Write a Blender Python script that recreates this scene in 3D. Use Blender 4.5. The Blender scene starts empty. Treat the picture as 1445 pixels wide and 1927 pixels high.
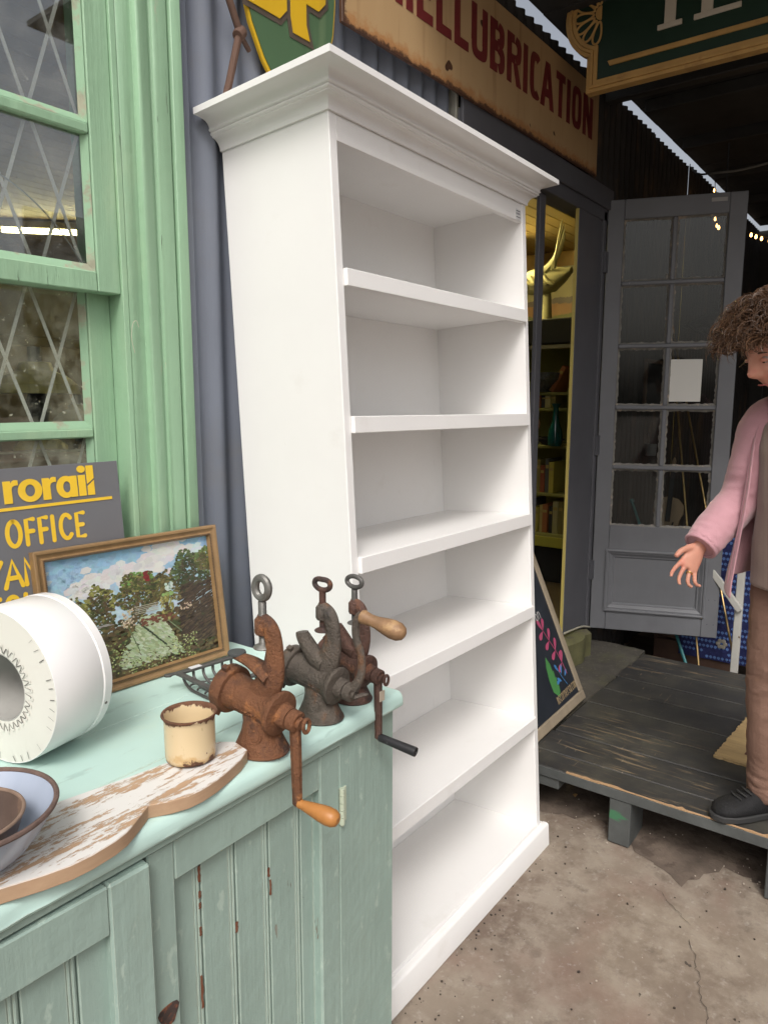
import bpy, bmesh, math, random
from mathutils import Vector, Matrix, Quaternion, noise as mnoise
random.seed(7)
R = math.radians
S = bpy.context.scene
COL = S.collection

# ---------------------------------------------------------------- camera
cam_d = bpy.data.cameras.new('Camera')
cam_d.sensor_fit = 'VERTICAL'
cam_d.sensor_height = 36.0
cam_d.lens = 1373.38 / 1927 * 36.0
cam_d.clip_start = 0.02
cam_d.clip_end = 500
cam = bpy.data.objects.new('Camera', cam_d)
COL.objects.link(cam)
YAW, PITCH, ROLL = .6446, .1523, .0014
fw = Vector((math.cos(YAW) * math.cos(PITCH), math.sin(YAW) * math.cos(PITCH), -math.sin(PITCH)))
rt = Vector((math.sin(YAW), -math.cos(YAW), 0))
up = rt.cross(fw)
rt, up = math.cos(ROLL) * rt + math.sin(ROLL) * up, -math.sin(ROLL) * rt + math.cos(ROLL) * up
m = Matrix((rt, up, -fw)).transposed().to_4x4()
m.translation = Vector((0, 0, 1.5))
cam.matrix_world = m
S.camera = cam

# ---------------------------------------------------------------- world, sun, exposure
SUNV = Vector((-.54, -.36, .76)).normalized()
W = bpy.data.worlds.new('World')
S.world = W
W.use_nodes = True
nt = W.node_tree
bg = nt.nodes['Background']
sky = nt.nodes.new('ShaderNodeTexSky')
sky.sky_type = 'NISHITA'
sky.sun_disc = False
sky.sun_elevation = math.asin(SUNV.z)
sky.sun_rotation = math.atan2(SUNV.x, SUNV.y)
sky.air_density = 1.0
sky.dust_density = 7.0
sky.ozone_density = 1.0
hs = nt.nodes.new('ShaderNodeHueSaturation'); hs.inputs['Saturation'].default_value = .36; hs.inputs['Value'].default_value = 1.0
nt.links.new(sky.outputs[0], hs.inputs['Color'])
nt.links.new(hs.outputs[0], bg.inputs[0])
bg.inputs[1].default_value = .15
sun_d = bpy.data.lights.new('Sun', 'SUN')
sun_d.energy = 1.4
sun_d.angle = R(18)
sun_d.color = (1.0, .968, .93)
sun = bpy.data.objects.new('Sun', sun_d)
COL.objects.link(sun)
sun.rotation_euler = SUNV.to_track_quat('Z', 'Y').to_euler()
S.view_settings.view_transform = 'Standard'
S.view_settings.look = 'None'
S.view_settings.gamma = 1
S.view_settings.exposure = .07
S.cycles.max_bounces = 10
S.cycles.transparent_max_bounces = 16
S.cycles.use_denoising = True

# ---------------------------------------------------------------- helpers
def V(*a): return Vector(a)

class MB:
    """collects polygons; build() links them as one mesh object"""
    def __init__(s): s.v = []; s.f = []
    def add(s, vs, fs, M=None):
        n = len(s.v)
        s.v += [tuple(M @ Vector(p)) if M else tuple(p) for p in vs]
        s.f += [tuple(i + n for i in f) for f in fs]
        return s
    def box(s, x0, x1, y0, y1, z0, z1, M=None):
        vs = [(x0, y0, z0), (x1, y0, z0), (x1, y1, z0), (x0, y1, z0), (x0, y0, z1), (x1, y0, z1), (x1, y1, z1), (x0, y1, z1)]
        return s.add(vs, [(3, 2, 1, 0), (4, 5, 6, 7), (0, 1, 5, 4), (1, 2, 6, 5), (2, 3, 7, 6), (3, 0, 4, 7)], M)
    def prism(s, poly, a, b, axis='y', M=None):
        n = len(poly)
        def P(p, t):
            if axis == 'y': return (p[0], t, p[1])
            if axis == 'x': return (t, p[0], p[1])
            return (p[0], p[1], t)
        vs = [P(p, a) for p in poly] + [P(p, b) for p in poly]
        fs = [tuple(range(n)), tuple(range(2 * n - 1, n - 1, -1))]
        fs += [(i, i + n, (i + 1) % n + n, (i + 1) % n) for i in range(n)]
        return s.add(vs, fs, M)
    def tube(s, path, r, n=10, cap=True, closed=False, M=None, flat=None):
        path = [Vector(p) for p in path]
        rs = r if isinstance(r, (list, tuple)) else [r] * len(path)
        k = len(path)
        tang = []
        for i in range(k):
            a = path[i - 1] if (i > 0 or closed) else path[i]
            b = path[(i + 1) % k] if (i < k - 1 or closed) else path[i]
            t = (b - a)
            tang.append(t.normalized() if t.length > 1e-9 else Vector((0, 0, 1)))
        ref = Vector((0, 0, 1)) if abs(tang[0].z) < .9 else Vector((1, 0, 0))
        nrm = (ref - tang[0] * ref.dot(tang[0])).normalized()
        vs = []
        for i in range(k):
            if i:
                q = tang[i - 1].rotation_difference(tang[i]); nrm = q @ nrm
                nrm = (nrm - tang[i] * nrm.dot(tang[i])).normalized()
            bi = tang[i].cross(nrm)
            fx, fy = flat if flat else (1, 1)
            for j in range(n):
                a = 2 * math.pi * j / n
                vs.append(path[i] + (nrm * math.cos(a) * fx + bi * math.sin(a) * fy) * rs[i])
        fs = []
        for i in range(k if closed else k - 1):
            for j in range(n):
                i2 = (i + 1) % k
                fs.append((i * n + j, i * n + (j + 1) % n, i2 * n + (j + 1) % n, i2 * n + j))
        if cap and not closed:
            fs.append(tuple(range(n - 1, -1, -1)))
            fs.append(tuple((k - 1) * n + j for j in range(n)))
        return s.add(vs, fs, M)
    def lathe(s, prof, n=32, M=None, close=False):
        k = len(prof)
        vs = [(p[0] * math.cos(2 * math.pi * j / n), p[0] * math.sin(2 * math.pi * j / n), p[1]) for p in prof for j in range(n)]
        fs = []
        for i in range(k if close else k - 1):
            i2 = (i + 1) % k
            for j in range(n):
                fs.append((i * n + j, i * n + (j + 1) % n, i2 * n + (j + 1) % n, i2 * n + j))
        if not close:
            if prof[0][0] > 1e-6: fs.append(tuple(range(n - 1, -1, -1)))
            if prof[-1][0] > 1e-6: fs.append(tuple((k - 1) * n + j for j in range(n)))
        return s.add(vs, fs, M)
    def loft(s, rings, cap=True, M=None):
        n = len(rings[0]); vs = [p for r_ in rings for p in r_]; fs = []
        for i in range(len(rings) - 1):
            for j in range(n):
                fs.append((i * n + j, i * n + (j + 1) % n, (i + 1) * n + (j + 1) % n, (i + 1) * n + j))
        if cap:
            fs.append(tuple(range(n - 1, -1, -1)))
            fs.append(tuple((len(rings) - 1) * n + j for j in range(n)))
        return s.add(vs, fs, M)
    def mesh(s, name, bevel=0, seg=1, smooth=False, ang=35, sub=0):
        me = bpy.data.meshes.new(name)
        bm = bmesh.new()
        vv = [bm.verts.new(p) for p in s.v]
        for f in s.f:
            if len(set(f)) < 3: continue
            try: bm.faces.new([vv[i] for i in f])
            except ValueError: pass
        bmesh.ops.remove_doubles(bm, verts=bm.verts, dist=1e-6)
        bmesh.ops.recalc_face_normals(bm, faces=bm.faces)
        if bevel:
            es = [e for e in bm.edges if len(e.link_faces) == 2 and e.calc_face_angle(0) > R(30)]
            bmesh.ops.bevel(bm, geom=es, offset=bevel, segments=seg, profile=.6, affect='EDGES', clamp_overlap=True)
        if sub:
            bmesh.ops.subdivide_edges(bm, edges=bm.edges, cuts=sub, use_grid_fill=True)
        bm.to_mesh(me); bm.free()
        if smooth or bevel:
            me.polygons.foreach_set('use_smooth', [True] * len(me.polygons))
            me.set_sharp_from_angle(angle=R(ang))
        return me
    def build(s, name, mat, parent=None, bevel=0, seg=1, smooth=False, ang=35, sub=0):
        me = s.mesh(name, bevel, seg, smooth, ang, sub)
        return link(name, me, mat, parent)

def link(name, me, mat, parent=None):
    if mat: me.materials.append(mat)
    o = bpy.data.objects.new(name, me)
    COL.objects.link(o)
    if parent: o.parent = parent
    return o

def tag(o, label=None, cat=None, group=None, kind=None):
    if label: o['label'] = label
    if cat: o['category'] = cat
    if group: o['group'] = group
    if kind: o['kind'] = kind
    return o

def thing(name, label, cat, loc=(0, 0, 0), rot=(0, 0, 0), group=None):
    o = bpy.data.objects.new(name, None)
    o.empty_display_size = .05
    COL.objects.link(o)
    o.location = loc; o.rotation_euler = rot
    return tag(o, label, cat, group)

def Mx(loc=(0, 0, 0), rot=(0, 0, 0), sc=(1, 1, 1)):
    from mathutils import Euler
    return Matrix.Translation(loc) @ Euler(rot).to_matrix().to_4x4() @ Matrix.Diagonal((*sc, 1))

def axis_M(p, d):
    """matrix that takes local z to direction d with origin p"""
    d = Vector(d).normalized()
    return Matrix.Translation(p) @ d.to_track_quat('Z', 'Y').to_matrix().to_4x4()

def arc(c, r, a0, a1, n, plane='xz'):
    out = []
    for i in range(n + 1):
        a = R(a0 + (a1 - a0) * i / n)
        u, w = r * math.cos(a), r * math.sin(a)
        out.append({'xz': (c[0] + u, c[1], c[2] + w), 'yz': (c[0], c[1] + u, c[2] + w), 'xy': (c[0] + u, c[1] + w, c[2])}[plane])
    return out

def smooth_path(pts, n=6):
    """Catmull-Rom through points"""
    P = [Vector(p) for p in pts]
    P = [P[0] * 2 - P[1]] + P + [P[-1] * 2 - P[-2]]
    out = []
    for i in range(1, len(P) - 2):
        for k in range(n):
            t = k / n
            a, b, c, d = P[i - 1], P[i], P[i + 1], P[i + 2]
            out.append(.5 * ((2 * b) + (c - a) * t + (2 * a - 5 * b + 4 * c - d) * t * t + (3 * b - a - 3 * c + d) * t ** 3))
    out.append(P[-2])
    return out

# ---------------------------------------------------------------- materials
def srgb(r, g, b):
    f = lambda c: (c / 255 / 12.92) if c / 255 <= .04045 else ((c / 255 + .055) / 1.055) ** 2.4
    return (f(r), f(g), f(b))

class Nodes:
    def __init__(s, name):
        s.m = bpy.data.materials.new(name); s.m.use_nodes = True
        s.t = s.m.node_tree; s.b = s.t.nodes['Principled BSDF']; s.o = s.t.nodes['Material Output']
        s.co = s.t.nodes.new('ShaderNodeTexCoord')
        s.vec = s.co.outputs['Object']
    def N(s, t, **k):
        n = s.t.nodes.new('ShaderNode' + t)
        for a, v in k.items(): setattr(n, a, v)
        return n
    def L(s, a, b): s.t.links.new(a, b)
    def mapped(s, scale=(1, 1, 1), loc=(0, 0, 0), rot=(0, 0, 0)):
        mp = s.N('Mapping'); s.L(s.vec, mp.inputs[0])
        mp.inputs['Scale'].default_value = scale; mp.inputs['Location'].default_value = loc
        mp.inputs['Rotation'].default_value = rot
        return mp.outputs[0]
    def noise(s, scale, stretch=(1, 1, 1), detail=4, rough=.6, loc=(0, 0, 0), dist=0):
        n = s.N('TexNoise'); n.inputs['Scale'].default_value = scale
        n.inputs['Detail'].default_value = detail; n.inputs['Roughness'].default_value = rough
        n.inputs['Distortion'].default_value = dist
        s.L(s.mapped(stretch, loc), n.inputs['Vector'])
        return n.outputs['Fac']
    def ramp(s, fac, lo, hi, inv=False):
        r_ = s.N('MapRange'); r_.interpolation_type = 'SMOOTHSTEP'
        s.L(fac, r_.inputs[0]); r_.inputs[1].default_value = lo; r_.inputs[2].default_value = hi
        r_.inputs[3].default_value = 1 if inv else 0; r_.inputs[4].default_value = 0 if inv else 1
        return r_.outputs[0]
    def math(s, op, a, b=None):
        n = s.N('Math', operation=op)
        for i, x in enumerate((a, b)):
            if x is None: continue
            if isinstance(x, (int, float)): n.inputs[i].default_value = x
            else: s.L(x, n.inputs[i])
        return n.outputs[0]
    def mix(s, fac, a, b, blend='MIX'):
        n = s.N('Mix', data_type='RGBA', blend_type=blend)
        for i, x in ((0, fac), (6, a), (7, b)):
            if isinstance(x, (int, float)): n.inputs[i].default_value = x
            elif isinstance(x, tuple): n.inputs[i].default_value = (*x, 1) if len(x) == 3 else x
            else: s.L(x, n.inputs[i])
        return n.outputs[2]
    def xyz(s):
        n = s.N('SeparateXYZ'); s.L(s.vec, n.inputs[0]); return n.outputs

MATS = {}
def mat(name, col, rough=.55, metal=0, spec=.4, var=None, chips=(), bump=(), coat=0, sheen=0, edge=None):
    """col base colour; var=(scale,amount[,stretch]); chips: list of dict(col,scale,lo,hi,stretch,rough,loc,dist); bump: list of (scale,strength,stretch)"""
    if name in MATS: return MATS[name]
    n = Nodes(name)
    n.b.inputs['Base Color'].default_value = (*col, 1)
    n.b.inputs['Roughness'].default_value = rough
    n.b.inputs['Metallic'].default_value = metal
    n.b.inputs['Specular IOR Level'].default_value = spec
    if coat:
        n.b.inputs['Coat Weight'].default_value = coat; n.b.inputs['Coat Roughness'].default_value = .15
    if sheen:
        n.b.inputs['Sheen Weight'].default_value = sheen
    c = None
    if var:
        sc, am = var[0], var[1]; st = var[2] if len(var) > 2 else (1, 1, 1)
        f = n.noise(sc, st, 5)
        v = n.N('MapRange'); n.L(f, v.inputs[0]); v.inputs[1].default_value = .25; v.inputs[2].default_value = .75
        v.inputs[3].default_value = 1 - am; v.inputs[4].default_value = 1 + am
        mu = n.N('VectorMath', operation='SCALE'); mu.inputs[0].default_value = col; n.L(v.outputs[0], mu.inputs['Scale'])
        c = mu.outputs[0]
    rr = None; heights = []
    for ch in chips:
        f = n.noise(ch['scale'], ch.get('stretch', (1, 1, 1)), ch.get('detail', 6), ch.get('nr', .65), ch.get('loc', (0, 0, 0)), ch.get('dist', 0))
        mk = n.ramp(f, ch['lo'], ch['hi'])
        if 'mod' in ch:
            f2 = n.noise(ch['mod'], (1, 1, 1), 3, .5, (5, 3, 1)); mk = n.math('MULTIPLY', mk, n.ramp(f2, .45, .6))
        mk = n.math('MULTIPLY', mk, ch.get('amt', 1.0))
        c = n.mix(mk, c if c is not None else col, ch['col'])
        if 'rough' in ch:
            a = n.N('Mix', data_type='FLOAT'); n.L(mk, a.inputs[0])
            if rr is None: a.inputs[2].default_value = rough
            else: n.L(rr, a.inputs[2])
            a.inputs[3].default_value = ch['rough']; rr = a.outputs[0]
        if ch.get('deep'): heights.append((mk, -ch['deep']))
    if edge:   # paint rubbed off along arrises: (radius, colour, noise scale, lo, hi)
        bv = n.N('Bevel'); bv.samples = 4; bv.inputs[0].default_value = edge[0]
        ge = n.N('NewGeometry'); dt = n.N('VectorMath', operation='DOT_PRODUCT'); n.L(bv.outputs[0], dt.inputs[0]); n.L(ge.outputs['Normal'], dt.inputs[1])
        w_ = n.math('SUBTRACT', 1.0, dt.outputs['Value'])
        w_ = n.math('ADD', n.math('MULTIPLY', w_, 2.2), n.math('SUBTRACT', n.noise(edge[2], (1, 1, .4), 6, .75, (1, 2, 3)), .5))
        c = n.mix(n.ramp(w_, edge[3], edge[4]), c if c is not None else col, edge[1])
    if c is not None: n.L(c, n.b.inputs['Base Color'])
    if rr is not None: n.L(rr, n.b.inputs['Roughness'])
    last = None
    for b in bump:
        f = n.noise(b[0], b[2] if len(b) > 2 else (1, 1, 1), 5)
        bp = n.N('Bump'); bp.inputs['Strength'].default_value = b[1]; bp.inputs['Distance'].default_value = .004
        n.L(f, bp.inputs['Height'])
        if last is not None: n.L(last, bp.inputs['Normal'])
        last = bp.outputs[0]
    for h, d in heights:
        bp = n.N('Bump'); bp.inputs['Strength'].default_value = abs(d); bp.inputs['Distance'].default_value = .002
        bp.invert = True
        n.L(h, bp.inputs['Height'])
        if last is not None: n.L(last, bp.inputs['Normal'])
        last = bp.outputs[0]
    if last is not None: n.L(last, n.b.inputs['Normal'])
    MATS[name] = n.m
    return n.m

def emit(name, col, strength):
    n = Nodes(name)
    n.b.inputs['Base Color'].default_value = (*col, 1)
    n.b.inputs['Emission Color'].default_value = (*col, 1)
    n.b.inputs['Emission Strength'].default_value = strength
    return n.m

def glass(name, tint=(.93, .96, .95), dirt=.12, refl=1.0, dcol=(.5, .5, .47), dscale=14):
    """thin pane: straight-through transmission, mirror reflection by Fresnel, a film of dirt"""
    n = Nodes(name)
    tr = n.N('BsdfTransparent'); tr.inputs[0].default_value = (*tint, 1)
    gl = n.N('BsdfGlossy'); gl.inputs['Roughness'].default_value = .015; gl.inputs[0].default_value = (1, 1, 1, 1)
    lw = n.N('LayerWeight'); lw.inputs[0].default_value = .5
    fr = n.math('ADD', n.math('MULTIPLY', n.math('POWER', lw.outputs['Facing'], 4), .85), .05)
    ms = n.N('MixShader'); n.L(n.math('MINIMUM', n.math('MULTIPLY', fr, refl), 1.0), ms.inputs[0]); n.L(tr.outputs[0], ms.inputs[1]); n.L(gl.outputs[0], ms.inputs[2])
    di = n.N('BsdfDiffuse'); di.inputs[0].default_value = (*dcol, 1)
    f = n.noise(dscale, (1, 1, 1), 8, .7); f2 = n.noise(90, (1, 1, 1), 3, .6)
    k = n.math('MULTIPLY', n.ramp(f, .35, .8), dirt)
    k = n.math('ADD', k, n.math('MULTIPLY', n.ramp(f2, .66, .72), dirt * 1.2))
    m2 = n.N('MixShader'); n.L(k, m2.inputs[0]); n.L(ms.outputs[0], m2.inputs[1]); n.L(di.outputs[0], m2.inputs[2])
    n.L(m2.outputs[0], n.o.inputs[0])
    return n.m

# paints and woods
WHITE = mat('white_paint', (.80, .79, .775), .5, var=(3, .025), bump=[(60, .04, (1, 1, .05)), (9, .06)],
            chips=[dict(col=(.60, .57, .52), scale=6, lo=.58, hi=.75, amt=.22), dict(col=(.50, .48, .44), scale=60, stretch=(1, 1, .12), lo=.70, hi=.76, amt=.35), dict(col=(.40, .38, .35), scale=38, stretch=(.35, .35, 1), lo=.765, hi=.775, amt=.5)])
MINT_SHADED = mat('mint_paint_shaded', (.285, .38, .335), .42, spec=.5, edge=(.004, (.50, .56, .47), 30, .26, .34), var=(5, .10), bump=[(70, .35, (1, 1, .05)), (30, .5)],  # cupboard front: the same mint, darkened in colour for its shade
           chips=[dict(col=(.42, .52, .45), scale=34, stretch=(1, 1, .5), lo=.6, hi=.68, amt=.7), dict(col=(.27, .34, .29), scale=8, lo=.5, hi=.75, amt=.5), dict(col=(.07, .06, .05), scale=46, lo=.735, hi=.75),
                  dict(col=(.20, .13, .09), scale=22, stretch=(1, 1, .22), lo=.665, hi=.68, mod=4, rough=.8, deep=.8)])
MINT_LIT = mat('mint_paint_lit', (.48, .655, .60), .36, spec=.5, edge=(.004, (.44, .36, .27), 26, .34, .40), var=(4, .06), bump=[(60, .10, (.06, 1, 1)), (30, .1)],  # cupboard top: the same mint, lightened for the light falling on it
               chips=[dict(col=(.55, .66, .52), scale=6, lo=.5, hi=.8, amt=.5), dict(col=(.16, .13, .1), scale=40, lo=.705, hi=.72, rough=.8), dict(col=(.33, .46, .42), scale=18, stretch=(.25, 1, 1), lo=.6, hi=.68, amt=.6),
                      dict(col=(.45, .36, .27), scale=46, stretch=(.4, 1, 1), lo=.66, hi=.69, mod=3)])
GREEN = mat('green_window_paint', (.27, .43, .28), .5, spec=.45, var=(5, .13, (1, 1, .25)), bump=[(60, .6, (1, 1, .04)), (24, .45)],
            chips=[dict(col=(.36, .50, .32), scale=5, stretch=(1, 1, .3), lo=.5, hi=.7, amt=.6),
                   dict(col=(.42, .40, .30), scale=24, stretch=(1, 1, .3), lo=.69, hi=.71, mod=4, rough=.8),
                   dict(col=(.07, .09, .06), scale=44, stretch=(1, 1, .09), lo=.66, hi=.69, mod=6, amt=.8)])
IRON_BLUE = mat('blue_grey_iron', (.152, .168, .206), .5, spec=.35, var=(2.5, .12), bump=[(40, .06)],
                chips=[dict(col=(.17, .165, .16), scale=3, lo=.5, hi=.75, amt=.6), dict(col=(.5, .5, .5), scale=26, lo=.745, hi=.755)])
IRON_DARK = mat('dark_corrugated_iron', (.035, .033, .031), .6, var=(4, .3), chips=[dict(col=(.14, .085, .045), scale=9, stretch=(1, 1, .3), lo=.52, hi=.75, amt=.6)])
GREYPAINT = mat('grey_door_paint', (.145, .149, .161), .5, var=(3, .14), bump=[(60, .14, (1, 1, .06)), (14, .08)],
                chips=[dict(col=(.34, .33, .32), scale=28, stretch=(1, 1, .4), lo=.70, hi=.735, mod=3), dict(col=(.12, .12, .13), scale=5, lo=.5, hi=.8, amt=.5)])
GREYDARK = mat('dark_grey_frame_paint', (.095, .096, .108), .55, var=(3, .15), bump=[(50, .12, (1, 1, .06))],
               chips=[dict(col=(.22, .22, .22), scale=30, lo=.715, hi=.74, mod=3)])
BLACKWOOD = mat('black_timber', (.034, .034, .033), .8, var=(6, .3), bump=[(30, .15)])
# ================================================================ ground
def ground_mat():
    n = Nodes('stained_concrete')
    a = n.noise(1.6, (1, 1, 1), 6, .65); b = n.noise(7, (1, 1, 1), 7, .7, (3, 1, 0)); c = n.noise(40, (1, 1, 1), 4, .7)
    col = n.mix(n.ramp(a, .36, .64), (.150, .112, .087), (.245, .200, .156))
    col = n.mix(n.math('MULTIPLY', n.ramp(b, .42, .62), .7), col, (.315, .268, .215))
    col = n.mix(n.math('MULTIPLY', n.ramp(n.noise(11, (1, 1, 1), 5, .7, (9, 4, 0)), .53, .70), .6), col, (.115, .088, .070))
    col = n.mix(n.math('MULTIPLY', n.ramp(n.noise(3.2, (1, 1, 1), 4, .6, (2, 8, 0)), .5, .68), .55), col, (.215, .145, .115))
    col = n.mix(n.math('MULTIPLY', n.ramp(c, .56, .7), .45), col, (.38, .34, .30))
    col = n.mix(n.math('MULTIPLY', n.ramp(n.noise(26, (1, 1, 1), 2, .5, (1, 5, 0)), .735, .76), .85), col, (.05, .04, .035))
    n.L(col, n.b.inputs['Base Color'])
    n.b.inputs['Roughness'].default_value = .78
    n.b.inputs['Specular IOR Level'].default_value = .3
    bp = n.N('Bump'); bp.inputs['Strength'].default_value = .35; bp.inputs['Distance'].default_value = .01
    n.L(n.math('ADD', n.math('MULTIPLY', b, .7), n.math('MULTIPLY', c, .35)), bp.inputs['Height']); n.L(bp.outputs[0], n.b.inputs['Normal'])
    return n.m
CONC = ground_mat()
g = MB().add([(-60, -60, 0), (60, -60, 0), (60, 60, 0), (-60, 60, 0)], [(0, 1, 2, 3)])
ground = tag(g.build('ground', CONC), kind='structure')

SOIL = mat('damp_soil', (.115, .088, .069), .8, var=(9, .5), bump=[(18, 1.2), (60, .7)], chips=[dict(col=(.075, .055, .043), scale=13, lo=.5, hi=.62, amt=.9), dict(col=(.36, .31, .26), scale=60, lo=.7, hi=.73)])
def blob_outline(pts, jit, k, seed):
    rnd = random.Random(seed); out = []
    for i, p in enumerate(pts):
        q = pts[(i + 1) % len(pts)]
        for j in range(k):
            t = j / k
            out.append((p[0] + (q[0] - p[0]) * t + rnd.uniform(-jit, jit), p[1] + (q[1] - p[1]) * t + rnd.uniform(-jit, jit)))
    return out
so = blob_outline([(2.34, 1.42), (2.33, 1.05), (2.42, .82), (2.30, .66), (2.22, .52), (2.40, .42), (2.36, .25), (2.5, -.1), (2.6, -1.6), (4.6, -1.6), (4.6, 1.42)], .02, 8, 3)
me = MB()
n_ = len(so); cx_ = (3.2, .3)
vs = [(p[0], p[1], .002) for p in so] + [(cx_[0] + (p[0] - cx_[0]) * .93, cx_[1] + (p[1] - cx_[1]) * .93, .010) for p in so]
me.add(vs, [tuple(range(n_, 2 * n_))] + [(i, (i + 1) % n_, (i + 1) % n_ + n_, i + n_) for i in range(n_)])
tag(me.build('soil', SOIL, smooth=True), kind='structure')
# crack and loose crumbs on the concrete
CRACK = mat('crack_dark', (.07, .055, .045), .9)
def ribbon(pts, w, z=.004):
    mb = MB(); rnd = random.Random(len(pts)); vs = []
    for i, p in enumerate(pts):
        a = Vector(pts[max(i - 1, 0)]); b = Vector(pts[min(i + 1, len(pts) - 1)]); d = (b - a).normalized(); nn = Vector((-d.y, d.x))
        ww = w * rnd.uniform(.25, 1.2) * (0.15 if i in (0, len(pts) - 1) else 1)
        vs += [(p[0] + nn.x * ww, p[1] + nn.y * ww, z), (p[0] - nn.x * ww, p[1] - nn.y * ww, z)]
    return mb.add(vs, [(2 * i, 2 * i + 1, 2 * i + 3, 2 * i + 2) for i in range(len(pts) - 1)])
def wander(a, b, n, j, seed):
    rnd = random.Random(seed)
    return [(a[0] + (b[0] - a[0]) * i / n + rnd.uniform(-j, j), a[1] + (b[1] - a[1]) * i / n + rnd.uniform(-j, j)) for i in range(n + 1)]
ribbon(wander((1.99, .42), (1.70, .30), 26, .006, 5), .0009).build('crack', CRACK, ground)
ribbon(wander((2.17, .58), (2.05, .43), 14, .006, 8), .0008).build('crack', CRACK, ground)
CRUMB = mat('pale_crumb', (.42, .36, .30), .8)
crumbs = MB(); rnd = random.Random(21)
for i in range(70):
    x, y = rnd.uniform(1.3, 2.4), rnd.uniform(-.1, 1.0)
    if rnd.random() < .6: x, y = rnd.uniform(2.28, 2.5), rnd.uniform(.2, 1.0)
    s_ = rnd.uniform(.0008, .0028)
    crumbs.box(-s_, s_, -s_ * .8, s_ * .8, 0, s_ * 1.1, Mx((x, y, .010 if x > 2.4 else .004), (0, 0, rnd.uniform(0, 3))))
tag(crumbs.build('grit', CRUMB, smooth=False), 'pale grit scattered over the concrete by the pallet', 'grit', kind='stuff')
dg_ = MB(); rnd = random.Random(44)
for i in range(120):
    x, y = rnd.uniform(1.25, 2.4), rnd.uniform(-.2, .95)
    if i % 3 == 0: x = rnd.uniform(1.3, 2.2); y = .915 - rnd.random() ** 2 * .08
    s_ = rnd.uniform(.001, .0042)
    dg_.prism([(s_ * math.cos(a + rnd.uniform(-.3, .3)) * rnd.uniform(.6, 1.2), s_ * math.sin(a) * rnd.uniform(.6, 1.2)) for a in (0, 1.2, 2.4, 3.7, 5.0)], 0, s_ * .7, 'z', Mx((x, y, .0015), (0, 0, rnd.uniform(0, 3))))
tag(dg_.build('dark_litter', mat('dark_crumb', (.05, .038, .03), .9, var=(30, .5))), 'dark crumbs of dirt scattered along the bookcase plinth', 'dirt', kind='stuff')
lf = MB().add([(-.012, -.006, 0), (.010, -.008, .003), (.014, .004, .001), (-.006, .008, .004)], [(0, 1, 2, 3)])
o = lf.build('dry_leaf', mat('dry_leaf', (.40, .24, .10), .7)); o.location = (2.50, .97, .014); tag(o, 'small dry tan leaf on the soil under the pallet', 'leaf')

# ================================================================ corrugated wall
PIT = .0785
def sheet(x0, x1, z0, z1, y=1.427, amp=.0085, mat_=IRON_BLUE, parent=None, ph=0.0, zj=0):
    n = max(2, int((x1 - x0) / PIT * 12)); mb = MB(); vs = []
    for i in range(n + 1):
        x = x0 + (x1 - x0) * i / n
        yy = y - amp * math.cos(2 * math.pi * (x - ph) / PIT)
        vs += [(x, yy, z0), (x, yy, z1)]
    mb.add(vs, [(2 * i, 2 * i + 2, 2 * i + 3, 2 * i + 1) for i in range(n)])
    return mb.build('sheet', mat_, parent, smooth=True, ang=80)
wall = thing('corrugated_wall', 'blue grey corrugated iron wall behind the white bookcase', 'wall', (0, 0, 0))
k = PIT * 9
x = 1.151
PH = 1.885 + PIT / 2
while x < 2.27:
    x2 = min(x + k, 2.272)
    sheet(x, x2 + (.02 if x2 < 2.27 else 0), 0, 2.978, 1.427 - (.0015 if int((x - 1.15) / k) % 2 else 0), parent=wall, ph=PH); x = x2
sheet(-3.2, .25, 0, 2.95, parent=wall, ph=PH)
sheet(.25, 1.20, 0, 1.02, 1.432, parent=wall, ph=PH)
sheet(.25, 1.20, 2.66, 2.95, 1.432, parent=wall, ph=PH)
MB().box(1.118, 1.152, 1.418, 1.44, 0, 2.95).build('edge_board', IRON_BLUE, wall, bevel=.002)
bolt = MB(); bolt.lathe([(0, .008), (.006, .0075), (.011, .003), (.0135, 0)], 14, axis_M((1.31, 1.4185, 1.165), (0, -1, 0)))
bolt.build('bolt', IRON_BLUE, wall, smooth=True)
GALV = mat('galvanised_strip', (.33, .32, .27), .5, metal=.3, var=(12, .3))
MB().box(2.273, 2.288, 1.405, 1.44, 2.36, 2.95).build('edge_strip', GALV, wall, bevel=.002)

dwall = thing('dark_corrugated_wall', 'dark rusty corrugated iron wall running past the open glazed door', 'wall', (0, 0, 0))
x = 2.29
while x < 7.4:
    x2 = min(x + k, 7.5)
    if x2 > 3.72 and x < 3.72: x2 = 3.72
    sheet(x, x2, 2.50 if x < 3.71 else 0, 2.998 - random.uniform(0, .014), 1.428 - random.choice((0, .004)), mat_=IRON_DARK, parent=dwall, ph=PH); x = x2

# far end of the covered passage, an unseen wall added to darken it, and the dark roof
pw = thing('passage_end_wall', 'black timber wall closing the far end of the covered passage', 'wall')
for i in range(24):
    MB().box(7.5, 7.53, -2.6 + i * .17, -2.6 + i * .17 + .165, 0, 3.0).build('board', BLACKWOOD, pw)
sw = thing('unseen_shade_wall', 'unseen black timber wall added to darken the covered passage', 'wall')
for i in range(23):
    MB().box(2.9 + i * .2, 2.9 + i * .2 + .195, -2.63, -2.6, 0, 2.9).build('board', BLACKWOOD, sw)
roof = thing('passage_roof', 'dark boarded roof over the passage with crossing beams', 'roof')
XR = 1.75  # boards from here start out of view, sized to block sky and sun
for i in range(21):
    x0 = XR + i * .30
    if x0 > 7.4: break
    MB().box(x0, x0 + .296, -.3 if x0 < 3.4 else -2.6, 1.420, 3.035 + (i % 2) * .002, 3.055 + (i % 2) * .002).build('roof_board', BLACKWOOD, roof)
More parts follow.
